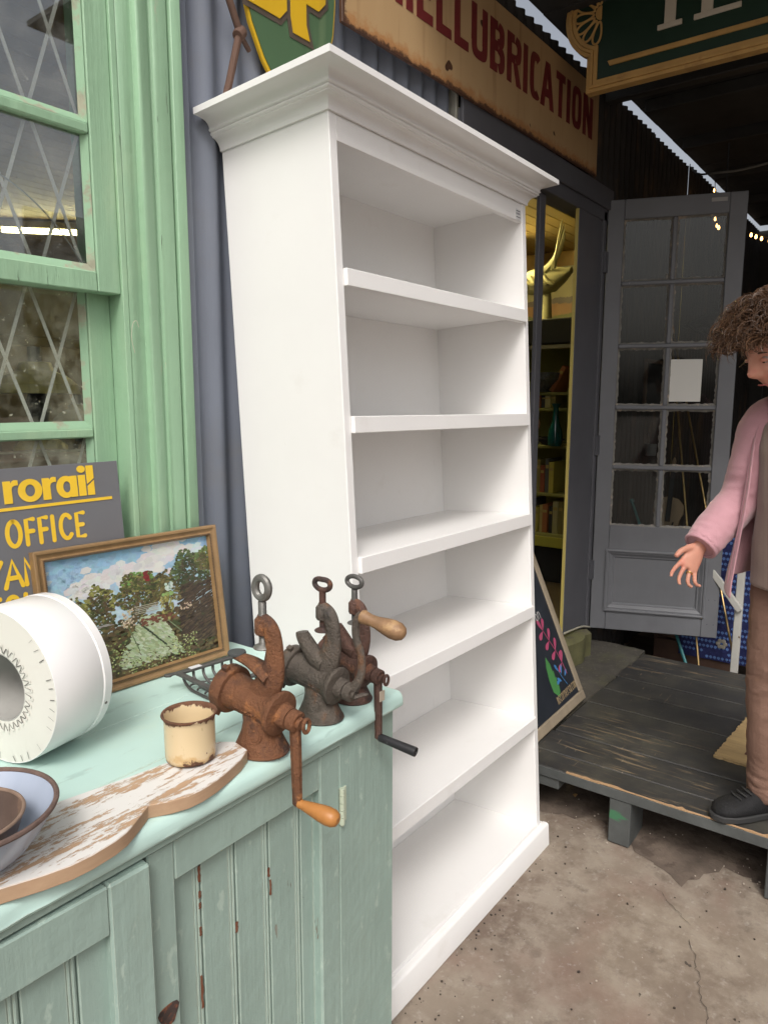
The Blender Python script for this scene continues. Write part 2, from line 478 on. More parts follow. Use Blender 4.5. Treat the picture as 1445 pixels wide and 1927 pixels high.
for x0 in (4.05, 4.75, 5.5, 6.3, 7.1):
    MB().box(x0, x0 + .055, -2.6, 1.36, 2.975, 3.035).build('beam', BLACKWOOD, roof, bevel=.004)
MB().box(3.60, 3.66, -2.6, 1.40, 2.90, 3.033).build('fascia', mat('fascia_black', (.03, .03, .028), .55, var=(5, .3)), roof, bevel=.004)
for yy in (.35, -.8):
    MB().box(3.67, 7.4, yy, yy + .05, 2.93, 2.975).build('purlin', BLACKWOOD, roof, bevel=.003)

# ================================================================ shop interior behind the wall
CEILB = mat('varnished_ceiling', (.30, .215, .09), .45, var=(3, .2, (.1, 1, 1)))
CREAMW = mat('cream_interior_wall', (.42, .36, .16), .6, var=(2, .15))
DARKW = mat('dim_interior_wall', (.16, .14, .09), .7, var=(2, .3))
FLOORW = mat('worn_shop_floor', (.12, .09, .06), .6, var=(4, .3))
tag(MB().box(-.6, 6.05, 1.50, 6.9, .27, .33).build('shop_floor', FLOORW), kind='structure')
ceil = MB().box(-.6, 6.05, 1.46, 6.9, 2.75, 2.79).build('shop_ceiling', BLACKWOOD); tag(ceil, kind='structure')
cb = MB().box(-.55, 6.0, -.052, .052, -.009, .009).mesh('board', bevel=.003)
cb.materials.append(CEILB)
for i in range(50):
    o = bpy.data.objects.new('board', cb); COL.objects.link(o); o.parent = ceil; o.location = (0, 1.52 + i * .107, 2.738)
iw = thing('shop_inner_wall', 'yellow lit interior wall of the shop seen past the doorway', 'wall')
MB().box(6.0, 6.05, 1.46, 6.9, .27, 2.75).build('plaster', CREAMW, iw)
MB().box(5.955, 5.999, 1.50, 6.9, 2.60, 2.728).build('cornice', mat('gilt_cornice', (.40, .24, .07), .5, var=(8, .2)), iw, bevel=.012, seg=3)
bd = MB()
for i in range(60): bd.lathe([(0, -.012), (.009, -.008), (.012, 0), (.009, .008), (0, .012)], 8, Mx((5.95, 1.6 + i * .035, 2.585)))
o = bd.build('bead_moulding', mat('gilt_cornice2', (.36, .20, .06), .5), iw, smooth=True)
bw = thing('shop_back_wall', 'dim back wall deep inside the shop', 'wall')
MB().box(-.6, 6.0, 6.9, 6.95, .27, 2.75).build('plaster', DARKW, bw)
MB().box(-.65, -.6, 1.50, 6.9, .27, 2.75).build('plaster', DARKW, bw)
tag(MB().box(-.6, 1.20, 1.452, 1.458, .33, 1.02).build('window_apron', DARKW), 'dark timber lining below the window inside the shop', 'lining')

TUBE = emit('fluorescent_tube', (1.0, .86, .42), 26)
FIX = mat('tube_fitting', (.6, .58, .5), .4)
TUBE2 = emit('fluorescent_tube_near', (1.0, .84, .34), 150)
def batten(loc, rot, label, L=1.2, tm=None):
    t = thing('tube_light', label, 'lamp', loc, (0, 0, rot), 'tube lights on the shop ceiling')
    MB().box(-L / 2, L / 2, -.03, .03, -.05, 0).build('housing', FIX, t, bevel=.004)
    MB().tube([(-L / 2 + .03, 0, -.068), (L / 2 - .03, 0, -.068)], .016, 12).build('tube', tm or TUBE, t, smooth=True)
    for s_ in (-1, 1): MB().box(s_ * (L / 2 - .025) - .012, s_ * (L / 2 - .025) + .012, -.02, .02, -.085, -.05).build('holder', FIX, t, bevel=.002)
batten((3.05, 4.9, 2.725), 2.4, 'lit fluorescent tube seen through the upper window pane', 1.2)
batten((4.6, 2.75, 2.725), 0, 'lit fluorescent tube above the shop cabinet inside the doorway', tm=TUBE2)
batten((3.7, 3.6, 2.725), 0, 'lit fluorescent tube in the middle of the shop ceiling')

# ================================================================ green sash window
win = thing('sash_window', 'green painted sash window with diagonal wire lattice behind dirty panes', 'window', (0, 0, 0))
# architrave: stepped moulding, profile in (x, y)
prof = [(.966, 1.447), (.966, 1.416), (.969, 1.413), (1.003, 1.413), (1.0045, 1.398), (1.008, 1.3955), (1.013, 1.396), (1.036, 1.4035), (1.040, 1.4085), (1.044, 1.409), (1.0465, 1.406), (1.0475, 1.4015), (1.055, 1.3995),
        (1.080, 1.3985), (1.0835, 1.400), (1.0845, 1.4075), (1.0885, 1.4075), (1.0895, 1.396), (1.0915, 1.394), (1.1155, 1.394), (1.117, 1.3955), (1.117, 1.447)]
MB().prism(prof, .98, 2.70, 'z').build('architrave', GREEN, win, bevel=.0006)
MB().prism([(.62 * 2 - p[0] - .0, p[1]) for p in prof], .98, 2.70, 'z').build('architrave', GREEN, win, bevel=.0006)
MB().box(.12, 1.117, 1.392, 1.447, 2.701, 2.79).build('head_architrave', GREEN, win, bevel=.002)
# jamb linings with their grooves
MB().box(.952, .9655, 1.412, 1.56, .98, 2.62).build('jamb', GREEN, win, bevel=.0015)
MB().box(.942, .9518, 1.47, 1.56, .98, 2.62).build('parting_bead', GREEN, win, bevel=.0015)
MB().box(.2745, .288, 1.412, 1.56, .98, 2.62).build('jamb', GREEN, win, bevel=.0015)
MB().box(.20, 1.04, 1.374, 1.56, .95, .98).build('sill', GREEN, win, bevel=.004)
PANE = glass('window_pane', dirt=.18, refl=3.4)
PANE2 = glass('misted_pane', dirt=.55, refl=1.4, dcol=(.50, .49, .38), dscale=9)
PUTTY = mat('weathered_putty', (.29, .29, .21), .8, var=(20, .25), bump=[(50, .3)], chips=[dict(col=(.25, .40, .26), scale=16, lo=.38, hi=.48)])
def sash(y0, y1, z0, z1, bars, name, pane_mat):
    s_ = MB().box(.899, .9515, y0, y1, z0, z1)
    sa = s_.build(name, GREEN, win, bevel=.002)
    MB().box(.289, .341, y0, y1, z0, z1).build('stile', GREEN, sa, bevel=.002)
    zz = [z0] + bars + [z1]
    MB().box(.342, .898, y0 + .001, y1, z0, z0 + .040).build('bottom_rail', GREEN, sa, bevel=.002)
    MB().box(.342, .898, y0 + .001, y1, z1 - .045, z1).build('top_rail', GREEN, sa, bevel=.002)
    for b in bars: MB().box(.342, .898, y0 + .002, y1, b - .010, b + .010).build('glazing_bar', GREEN, sa, bevel=.003)
    lv = [z0 + .040] + [c for b in bars for c in (b - .010, b + .010)] + [z1 - .045]
    for i in range(0, len(lv), 2):
        a, b = lv[i], lv[i + 1]
        MB().box(.342, .898, y0 + .018, y0 + .021, a, b).build('pane', pane_mat, sa)
        pf = MB()   # putty fillets
        pf.prism([(y0 + .0175, a), (y0 + .004, a), (y0 + .0175, a + .016)], .343, .897, 'x')
        pf.build('putty', PUTTY, sa)
        pf = MB(); pf.prism([(.8975, y0 + .0175), (.8975, y0 + .005), (.886, y0 + .0175)], a, b, 'z'); pf.build('putty', PUTTY, sa)
sash(1.418, 1.456, 1.722, 2.60, [2.04, 2.33], 'upper_sash', PANE)
sash(1.462, 1.500, 1.10, 1.77, [1.428], 'lower_sash', PANE2)
# lattice wires: one strip object each
WIRE = mat('old_white_lattice', (.72, .69, .63), .6, var=(15, .15), chips=[dict(col=(.34, .22, .13), scale=20, lo=.62, hi=.68)])
def lattice(zlo, zhi, y, pa):
    hw, hh = .0545, .157
    sl = hh / hw
    for sgn in (1, -1):
        for kx in range(-14, 15):
            c = .842 + kx * 2 * hw      # the strips pass through z=1.579 there
            # x = c + sgn*(z-1.579)/sl
            pts = []
            z = zlo
            xa, xb = c + sgn * (zlo - 1.579) / sl, c + sgn * (zhi - 1.579) / sl
            lo, hi = zlo, zhi
            ends = []
            for (xx, zz) in ((xa, zlo), (xb, zhi)): ends.append([xx, zz])
            for e in ends:
                for lim in (.335, .905):
                    if (lim == .335 and e[0] < lim) or (lim == .905 and e[0] > lim):
                        e[0] = lim; e[1] = 1.579 + sgn * (lim - c) * sl
            if ends[1][1] - ends[0][1] < .02 or ends[0][1] < zlo - .001 or ends[1][1] > zhi + .001: continue
            yy = y + (0.003 if sgn > 0 else 0)
            d = Vector((ends[1][0] - ends[0][0], 0, ends[1][1] - ends[0][1])).normalized(); nn = Vector((d.z, 0, -d.x)) * .0034
            a, b = Vector((ends[0][0], yy, ends[0][1])), Vector((ends[1][0], yy, ends[1][1])); t = Vector((0, .0018, 0))
            MB().add([a - nn, a + nn, b + nn, b - nn, a - nn + t, a + nn + t, b + nn + t, b - nn + t],
                     [(0, 1, 2, 3), (7, 6, 5, 4), (0, 4, 5, 1), (1, 5, 6, 2), (2, 6, 7, 3), (3, 7, 4, 0)]).build('lattice_strip', WIRE, pa)
lattice(1.725, 2.60, 1.447, win)
lattice(1.12, 1.73, 1.491, win)
wr = MB().tube(smooth_path([(.342, 1.446, 2.02), (.55, 1.4455, 1.97), (.72, 1.446, 1.92), (.82, 1.446, 1.855), (.893, 1.446, 1.765)], 8), .0016, 6)
wr.build('loose_wire', mat('loose_wire', (.4, .4, .37), .5), win, smooth=True)
wr = MB().tube(smooth_path([(.966, 1.400, 1.60), (.958, 1.398, 1.63), (.962, 1.397, 1.66), (.972, 1.398, 1.668), (.978, 1.399, 1.655)], 5), .0006, 5)
wr.build('frayed_string', mat('string', (.5, .46, .36), .8), win)

# ================================================================ shop doorway: lintel, posts, threshold
dr = thing('shop_doorway', 'dark grey doorway frame with wide post and lintel beside the bookcase', 'doorway', (0, 0, 0))
MB().box(2.289, 3.73, 1.40, 1.50, 2.372, 2.49).build('lintel', GREYDARK, dr, bevel=.004)
MB().box(2.289, 3.74, 1.386, 1.3995, 2.43, 2.525).build('lintel_board', GREYDARK, dr, bevel=.003)
MB().box(2.289, 2.40, 1.40, 1.50, 0, 2.371).build('post', GREYDARK, dr, bevel=.004)
MB().box(3.008, 3.062, 1.432, 1.452, .331, 2.371).build('mullion', GREYDARK, dr, bevel=.003)
MB().box(3.352, 3.60, 1.40, 1.413, .332, 2.371).build('post', GREYDARK, dr, bevel=.003)
MB().box(3.602, 3.66, 1.408, 1.49, .30, 2.42).build('jamb_strip', GREYDARK, dr, bevel=.003)
MB().box(3.662, 3.70, 1.40, 1.49, .29, 2.42).build('jamb_strip', GREYDARK, dr, bevel=.003)
for z0 in (.56, 1.22, 2.13):
    hg = MB().box(3.668, 3.712, 1.388, 1.3995, z0, z0 + .10); hg.tube([(3.713, 1.394, z0), (3.713, 1.394, z0 + .10)], .006, 8)
    hg.build('hinge', GREYDARK, dr, bevel=.001)
MB().box(3.346, 3.3515, 1.402, 1.416, .333, 2.370).build('painted_light_edge', mat('lamp_yellow_edge', (.55, .45, .14), .4), dr)  # yellow strip paints the indoor light along the post's inner edge
STEPC = mat('rough_step_concrete', (.075, .068, .058), .9, var=(7, .35), bump=[(30, .9), (90, .5)], chips=[dict(col=(.13, .115, .095), scale=50, lo=.55, hi=.7), dict(col=(.12, .12, .06), scale=4, lo=.5, hi=.7, amt=.5)])
THR = mat('mossy_lit_threshold', (.135, .13, .06), .8, var=(9, .3), bump=[(40, .6)], chips=[dict(col=(.10, .09, .06), scale=12, lo=.55, hi=.65)])  # olive colour holds both moss and yellow light from the doorway
def rough_slab(x0, x1, y0, y1, z0, z1, j, seed, nx=14, ny=8):
    rnd = random.Random(seed); mb = MB(); vs = []; fs = []
    for i in range(nx + 1):
        for k_ in range(ny + 1):
            e = 1 if (i in (0, nx) or k_ in (0, ny)) else .4
            vs.append((x0 + (x1 - x0) * i / nx + rnd.uniform(-j, j) * (e if i not in (0, nx) else .5), y0 + (y1 - y0) * k_ / ny + rnd.uniform(-j, j) * (1 if k_ == 0 else .3), z1 + rnd.uniform(-j, j) * .35 - (j * .8 if k_ == 0 else 0)))
    id_ = lambda i, k_: i * (ny + 1) + k_
    for i in range(nx):
        for k_ in range(ny): fs.append((id_(i, k_), id_(i + 1, k_), id_(i + 1, k_ + 1), id_(i, k_ + 1)))
    b0 = len(vs); ring = [id_(i, 0) for i in range(nx + 1)] + [id_(nx, k_) for k_ in range(1, ny + 1)] + [id_(i, ny) for i in range(nx - 1, -1, -1)] + [id_(0, k_) for k_ in range(ny - 1, 0, -1)]
    for r_ in ring: vs.append((vs[r_][0], vs[r_][1], z0))
    for i in range(len(ring)): fs.append((ring[i], b0 + i, b0 + (i + 1) % len(ring), ring[(i + 1) % len(ring)]))
    return mb.add(vs, fs)
tag(rough_slab(2.42, 3.82, 1.125, 1.425, 0, .186, .010, 5, 22, 8).build('concrete_step', STEPC, smooth=True, ang=50), 'rough dark concrete step between the pallet and the shop wall', 'step')
tag(rough_slab(2.42, 3.56, 1.335, 1.50, .10, .318, .014, 9, 24, 6).build('threshold', THR, smooth=True, ang=50), 'mossy threshold slab with painted-in yellow light under the doorway post', 'threshold')
pp = MB().tube(smooth_path([(3.36, 1.395, .345), (3.45, 1.392, .340), (3.58, 1.392, .325), (3.72, 1.40, .285)], 5), .005, 8)
tag(pp.build('conduit', mat('pale_conduit', (.40, .38, .30), .6), smooth=True), 'thin pale conduit along the foot of the doorway post', 'pipe')

# ================================================================ glazed door
hinge = Vector((3.722, 1.405, 0)); far = Vector((3.942, .814, 0)); dv = far - hinge; DW = dv.length
door = thing('glazed_door', 'open grey door with ten dusty panes and one sunk panel', 'door', (hinge.x, hinge.y, .287), (0, 0, math.atan2(dv.y, dv.x)))
DH = 2.19; T0, T1 = -.020, .020     # local x along the leaf, y thickness (-y faces the viewer's side), z up
# viewer looks at the local -y face: (-x world side)
st = .078
MB().box(0, st, T0, T1, 0, DH).build('stile', GREYPAINT, door, bevel=.003)
MB().box(DW - st, DW, T0, T1, 0, DH).build('stile', GREYPAINT, door, bevel=.003)
ix0, ix1 = st + .0005, DW - st - .0005
MB().box(ix0, ix1, T0 + .001, T1 - .001, DH - .095, DH).build('top_rail', GREYPAINT, door, bevel=.003)
MB().box(ix0, ix1, T0 + .001, T1 - .001, .425, .565).build('lock_rail', GREYPAINT, door, bevel=.003)
MB().box(ix0, ix1, T0 + .001, T1 - .001, 0, .115).build('bottom_rail', GREYPAINT, door, bevel=.003)
pn = MB().box(ix0, ix1, T0 + .014, T1 - .014, .115, .425)
pn.build('panel', GREYPAINT, door)
def frame_mould(x0, x1, z0, z1, y, prof, name, parent, mat_):
    """mitred moulding round a rectangle; prof = (inset, y offset)"""
    mb = MB(); k_ = len(prof); vs = []
    for (cx, cz, sx, sz) in ((x0, z0, 1, 1), (x1, z0, -1, 1), (x1, z1, -1, -1), (x0, z1, 1, -1)):
        for p in prof: vs.append((cx + sx * p[0], y + p[1], cz + sz * p[0]))
    fs = []
    for i in range(4):
        j = (i + 1) % 4
        for q in range(k_ - 1): fs.append((i * k_ + q, j * k_ + q, j * k_ + q + 1, i * k_ + q + 1))
    return mb.add(vs, fs).build(name, mat_, parent, smooth=True, ang=25)
frame_mould(ix0 - .012, ix1 + .012, .103, .437, T0, [(0, 0), (0, -.010), (.006, -.012), (.012, -.010), (.014, -.004), (.020, -.004), (.034, .006), (.040, .007), (.046, .014)], 'panel_moulding', door, GREYPAINT)
DPANE = glass('door_pane', tint=(.72, .74, .73), dirt=.009, refl=.42, dcol=(.4, .4, .38), dscale=9)
PUTD = mat('chipped_putty', (.20, .19, .17), .8, var=(25, .3), bump=[(60, .5)], chips=[dict(col=(.36, .30, .24), scale=40, lo=.58, hi=.63)])
gz0, gz1 = .565, DH - .095
rows = 5; ph_ = (gz1 - gz0) / rows; mid = (ix0 + ix1) / 2
for i in range(1, rows): MB().box(ix0, ix1, T0 + .004, T1 - .004, gz0 + i * ph_ - .010, gz0 + i * ph_ + .010).build('glazing_bar', GREYPAINT, door, bevel=.004)
for i in range(rows):
    a = gz0 + i * ph_ + (.0105 if i else 0); b = gz0 + (i + 1) * ph_ - (.0105 if i < rows - 1 else 0)
    MB().box(mid - .0105, mid + .0105, T0 + .004, T1 - .004, a, b).build('glazing_bar', GREYPAINT, door, bevel=.004)
    for (xa, xb) in ((ix0, mid - .0105), (mid + .0105, ix1)):
        MB().box(xa, xb, -.0015, .0015, a, b).build('pane', DPANE, door)
        rnd = random.Random(i * 7 + int(xa * 100)); pf = MB()
        def bead(p, q, nx, nz):
            L_ = (Vector(q) - Vector(p)).length; n2 = max(4, int(L_ / .012)); rings = []
            for j in range(n2 + 1):
                c = Vector(p).lerp(Vector(q), j / n2); w_ = .009 + rnd.uniform(-.003, .003)
                rings.append([Vector((c.x, -.0016, c.z)), Vector((c.x, -.011, c.z)), Vector((c.x + nx * w_, -.0016, c.z + nz * w_))])
            pf.loft(rings)
        bead((xa, 0, a), (xb, 0, a), 0, 1); bead((xa, 0, b), (xb, 0, b), 0, -1); bead((xa, 0, a), (xa, 0, b), 1, 0); bead((xb, 0, a), (xb, 0, b), -1, 0)
        pf.build('putty', PUTD, door)
MB().box(DW - .16, DW - .09, T0 - .002, T0 - .0004, DH - .040, DH - .022).build('name_plate', mat('plate', (.33, .32, .31), .4), door, bevel=.0006)
pins = MB()
for (a, b) in ((.05, .07), (.02, .07), (.05, .20), (.02, .20)): pins.lathe([(.002, -.001), (.002, .0012)], 8, axis_M((DW - a, T0, b), (0, -1, 0)))
pins.build('peg', BLACKWOOD, door)
# paper taped inside the middle right pane
pap = MB().box(mid + .018, mid + .165, -.0028, -.0022, gz0 + 2 * ph_ + .030, gz0 + 2 * ph_ + .238)
o = pap.build('paper_notice', mat('blank_paper', (.62, .61, .57), .6)); o.location = door.location; o.rotation_euler = door.rotation_euler
tag(o, 'blank white paper sheet fixed inside a pane of the grey door', 'paper')

# ================================================================ pallet
PAL = mat('worn_black_planks', (.034, .033, .032), .55, spec=.5, var=(6, .25), bump=[(50, .25, (1, .05, 1)), (12, .15)],
          chips=[dict(col=(.070, .066, .053), scale=5, lo=.42, hi=.7, amt=.85), dict(col=(.21, .155, .095), scale=44, stretch=(1.6, .10, 1), lo=.55, hi=.63, amt=.8, mod=1.7, rough=.8, dist=.3),
                 dict(col=(.24, .19, .13), scale=44, stretch=(.25, 1.6, 1), lo=.62, hi=.70, mod=2.6, rough=.8),
                 dict(col=(.12, .22, .16), scale=22, lo=.73, hi=.75)])
PALE = mat('pallet_grey_side', (.075, .08, .078), .7, var=(9, .3), bump=[(30, .4)], chips=[dict(col=(.05, .16, .08), scale=7, stretch=(1, .3, 1), lo=.68, hi=.72)])
RAWW = mat('bare_splintered_wood', (.34, .215, .115), .75, var=(20, .25, (1, .2, 1)), bump=[(60, .5, (1, .1, 1))])
pal = thing('pallet_platform', 'low black painted plank pallet forming a step up to the door', 'pallet', (0, 0, 0))
px = [2.305, 2.425, 2.60, 2.775, 2.95, 3.13, 3.31, 3.49, 3.70]
rnd = random.Random(4)
for i in range(8):
    a, b = px[i], px[i + 1] - .0035
    zt = .205 + rnd.uniform(-.002, .002)
    yb = 1.112 - rnd.uniform(0, .012)
    mb = MB().prism([(a, yb), (a + (.0 if i else 0), -.95), (b, -.95), (b, yb - rnd.uniform(-.003, .003))], zt - .038, zt, 'z')
    mb.build('plank', PAL, pal, bevel=.003)
# worn front arris: splintered strip on the leading edge
rnd = random.Random(2)
vs = []; N = 90
for i in range(N + 1):
    y = .93 - i * (1.25 / N)
    w1 = .001 + .030 * max(0, math.sin(i * .13) * .5 + .10 + rnd.uniform(-.35, .55)) * (1 if .20 < y < .62 else .25)
    w0 = .0005 + .006 * max(0, math.sin(i * .31) + rnd.uniform(-.4, .4)) * .6
    if math.sin(i * .19 + 1) + rnd.uniform(-.3, .3) < -.35: w1 = 0.0004
    vs += [(2.3045, y, .2035 - w0), (2.3050, y, .2060), (2.306 + w1, y, .2076)]
MB().add(vs, [f for i in range(N) for f in ((3 * i, 3 * i + 3, 3 * i + 4, 3 * i + 1), (3 * i + 1, 3 * i + 4, 3 * i + 5, 3 * i + 2))]).build('splintered_edge', RAWW, pal)
pt_unused = blob_outline([(3.10, 1.085), (3.02, 1.03), (3.12, .96), (3.22, .99), (3.36, .97), (3.30, 1.05)], .016, 6, 11)
for (a, b) in ((.70, .773), (-.02, .075), (.215, .289)):
    if a == -.02: continue
    MB().box(2.306, 2.45, a, b, .004, .166).build('block', PALE, pal, bevel=.003)
for (xa, xb) in ((2.92, 3.06), (3.55, 3.69)):
    for (a, b) in ((.70, .773), (.215, .289), (-.65, -.57)): MB().box(xa, xb, a, b, .012, .166).build('block', PALE, pal, bevel=.003)
MB().box(2.306, 2.45, -.65, -.57, .004, .166).build('block', PALE, pal, bevel=.003)
MB().box(2.309, 3.68, .958, 1.08, .126, .1655).build('bearer', PALE, pal, bevel=.003)
# fascia edge of the front plank
MB().box(2.3015, 2.3048, -.95, 1.10, .167, .2015).build('front_edge', PALE, pal, bevel=.0012)

# doormat
STRAW = mat('straw_mat', (.44, .31, .15), .9, var=(30, .25, (1, .2, 1)), bump=[(120, .8, (1, .2, 1))])
MAROON = mat('maroon_mat', (.14, .06, .045), .95, var=(40, .4), bump=[(140, .8)])
dm = thing('doormat', 'fringed straw doormat with maroon centre lying on the pallet', 'doormat', (2.97, .20, .208), (0, 0, R(-4)))
rnd = random.Random(9)
ol = []
for i in range(60): ol.append((-.265 + .53 * i / 60, .325 + rnd.uniform(-.004, .004)))
for i in range(60): ol.append((.265 + rnd.uniform(-.003, .003), .325 - .65 * i / 60))
for i in range(60): ol.append((.265 - .53 * i / 60, -.325 + rnd.uniform(-.004, .004)))
for i in range(60): ol.append((-.265 + rnd.uniform(-.003, .003), -.325 + .65 * i / 60))
MB().prism(ol, 0, .010, 'z').build('border', STRAW, dm)
MB().prism([(-.19, -.26), (.19, -.26), (.19, .24), (-.19, .24)], .0102, .0135, 'z').build('centre', MAROON, dm, bevel=.002)
# ================================================================ white bookcase
X0, Y0, PL = 1.2275, .9479, .0216
BW, BD, STL = .9243, .335, .0248
bk = thing('bookcase', 'tall white painted open bookcase with moulded cornice leaning back on the iron wall', 'bookcase', (X0, Y0 - PL, .004), (-.0641, .0072, 0))
CB, CT = 2.1055, 2.182
def by(y): return y + PL
bot = lambda y: max(0, .064 * y)
for (xa, xb) in ((0, STL), (BW - STL, BW)):
    MB().prism([(by(0), bot(by(0))), (by(BD), bot(by(BD)) + .003), (by(BD), CB + .004), (by(0), CB + .004)], xa, xb, 'x').build('side_panel', WHITE, bk, bevel=.0015)
MB().box(STL + .0004, BW - STL - .0004, by(BD - .012), by(BD - .001), .03, CB).build('back_panel', WHITE, bk)
for i, z in enumerate((1.7847, 1.4646, 1.1466, .844, .469)):
    # board with the proud front lip
    sh = MB().prism([(by(BD - .0125), z - .022), (by(.012), z - .022), (by(.012), z - .038), (by(-.0095), z - .038), (by(-.0095), z), (by(BD - .0125), z)], STL + .0006, BW - STL - .0006, 'x')
    sh.build('shelf', WHITE, bk, bevel=.0014)
MB().box(STL + .0006, BW - STL - .0006, by(.0005), by(BD - .0125), .066, .090).build('shelf', WHITE, bk, bevel=.0012)
MB().box(STL + .0006, BW - STL - .0006, by(.018), by(BD - .0125), 2.097, 2.115).build('top_board', WHITE, bk)
MB().box(STL + .0006, BW - STL - .0006, by(.0008), by(.017), 2.050, CB + .003).build('frieze_board', WHITE, bk, bevel=.0008)
# plinth: front and two returns with a rounded upper arris
def plinth_prof(h): return [(0, 0), (-PL, 0), (-PL, h - .008), (-PL + .0025, h - .0025), (-PL + .008, h), (0, h)]
MB().prism([(by(p[0]), p[1]) for p in plinth_prof(.080)], -PL, BW + PL, 'x').build('plinth', WHITE, bk, bevel=.001)
for s_ in (0, 1):
    xa, xb = (-PL, -.0004) if s_ == 0 else (BW + .0004, BW + PL)
    MB().prism([(by(.0006), .0015), (by(BD), bot(by(BD)) + .003), (by(BD), .079), (by(.0006), .079)], xa, xb, 'x').build('plinth_return', WHITE, bk, bevel=.002)
# mitred cornice
cp = [(.0006, CB - .002), (.0050, CB - .001), (.0056, CB + .003), (.0056, CB + .0055), (.0072, CB + .0100), (.0100, CB + .0150), (.0142, CB + .0195), (.0195, CB + .0228), (.0255, CB + .0245), (.0268, CB + .0250), (.0270, CB + .0272),
      (.0300, CB + .0280), (.0322, CB + .0300), (.0322, CB + .0325), (.0305, CB + .0340), (.0302, CB + .0352), (.0335, CB + .0358), (.0358, CB + .0378), (.0358, CB + .0402), (.0342, CB + .0420), (.0340, CB + .0436), (.0352, CB + .0470), (.0385, CB + .0520), (.0440, CB + .0562), (.0520, CB + .0592), (.0620, CB + .0608), (.0765, CB + .0614), (.0781, CB + .0620), (.0781, CT - .001), (.0772, CT)]
vs = []
for (cx, cy, sx, sy) in ((0, BD, -1, 0), (0, 0, -1, -1), (BW, 0, 1, -1), (BW, BD, 1, 0)):
    for p in cp: vs.append((cx + sx * p[0], by(cy + sy * p[0]), p[1]))
kk = len(cp); fs = [(i * kk + q, (i + 1) * kk + q, (i + 1) * kk + q + 1, i * kk + q + 1) for i in range(3) for q in range(kk - 1)]
MB().add(vs, fs).build('cornice', WHITE, bk, smooth=True, ang=28)
MB().box(-.077, BW + .077, by(-.077), by(BD), CT - .012, CT - .0003).build('cap_board', WHITE, bk)
lb = MB().box(.857, .890, by(-.0006), by(.0004), 2.053, 2.084).build('price_label', mat('label_paper', (.68, .68, .68), .6), bk)
ink = mat('label_ink', (.06, .06, .08), .7)
mk = MB(); rnd = random.Random(3)
for (z, n, h) in ((2.078, 6, .003), (2.070, 4, .006), (2.060, 5, .003)):
    for i in range(n):
        x = .860 + i * .027 / n
        mk.box(x, x + .0030 + rnd.random() * .001, by(-.0010), by(-.0007), z - h / 2, z + h / 2)
mk.build('print', ink, lb)

# ================================================================ mint cupboard
cb_ = thing('mint_cupboard', 'chipped mint green painted cupboard with tongue and groove doors', 'cupboard', (0, 0, 0))
FY = .870
MB().box(1.013, 1.192, FY, FY + .022, .0, .8565).build('end_stile', MINT_SHADED, cb_, bevel=.003)
MB().box(1.170, 1.1915, FY + .0225, 1.385, 0, .8565).build('end_panel', MINT_SHADED, cb_, bevel=.002)
MB().box(-.35, -.33, FY, 1.385, 0, .8565).build('end_panel', MINT_SHADED, cb_, bevel=.002)
MB().box(-.329, 1.1695, 1.365, 1.384, .02, .856).build('back_panel', MINT_SHADED, cb_)
MB().box(-.329, 1.1695, FY + .03, 1.364, .04, .06).build('bottom_board', MINT_SHADED, cb_)
MB().box(-.35, 1.0125, FY + .024, FY + .042, .775, .856).build('top_rail', MINT_SHADED, cb_, bevel=.002)
# top: three boards, the front one with a bull-nosed worn edge
def worn_edge_board(x0, x1, y0, y1, z0, z1, seed, name):
    rnd = random.Random(seed); nx = 60; prof = [(.004, 0), (.0008, .005), (0, .011), (.0006, .019), (.004, .0265), (.009, .0305), (.016, .032)]
    mb = MB(); rings = []
    dent = 0
    for i in range(nx + 1):
        x = x0 + (x1 - x0) * i / nx
        dent = dent * .7 + rnd.uniform(0, .0016)
        big = .006 if rnd.random() < .04 else 0
        ring = [(x, y0 + p[0] + (dent + big) * (1 if 1 < q < 6 else .3), z0 + p[1] * (z1 - z0) / .032 - (big * .4 if q >= 4 and q < 6 else 0)) for q, p in enumerate(prof)] + [(x, y1, z1), (x, y1, z0)]
        rings.append(ring)
    return mb.loft(rings).build(name, MINT_LIT, cb_, smooth=True, ang=40)
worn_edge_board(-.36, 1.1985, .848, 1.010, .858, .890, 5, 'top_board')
MB().box(-.36, 1.1975, 1.0118, 1.195, .860, .8903).build('top_board', MINT_LIT, cb_, bevel=.0012)
MB().box(-.36, 1.1982, 1.1970, 1.392, .860, .8898).build('top_board', MINT_LIT, cb_, bevel=.0012)
MB().box(-.34, 1.012, .860, .8695, .840, .8575).build('under_moulding', MINT_SHADED, cb_, bevel=.004)
# right door
def tg_board(x0, x1, y, z0, z1, parent):
    """tongue-and-groove board with a double bead on its right edge"""
    w = x1 - x0 - .0012
    pr = [(x0, y + .012), (x0, y + .0015), (x0 + .0015, y), (x1 - .0175, y), (x1 - .0165, y + .0028), (x1 - .0152, y + .0005), (x1 - .0128, y - .0004), (x1 - .0106, y + .0005), (x1 - .0096, y + .0028), (x1 - .0086, y + .0005),
          (x1 - .0064, y - .0004), (x1 - .0040, y + .0005), (x1 - .0030, y + .003), (x1 - .0012, y + .004), (x1 - .0012, y + .012)]
    return MB().prism(pr, z0, z1, 'z').build('board', MINT_SHADED, parent, smooth=True, ang=30)
dR = MB().box(.955, 1.0105, FY - .002, FY + .0215, .04, .8385)
dRo = dR.build('door', MINT_SHADED, cb_, bevel=.0035)
MB().box(.5775, .6245, FY - .002, FY + .0215, .04, .8385).build('stile', MINT_SHADED, dRo, bevel=.003)
MB().box(.6250, .9545, FY - .001, FY + .0215, .770, .8380).build('rail', MINT_SHADED, dRo, bevel=.0025)
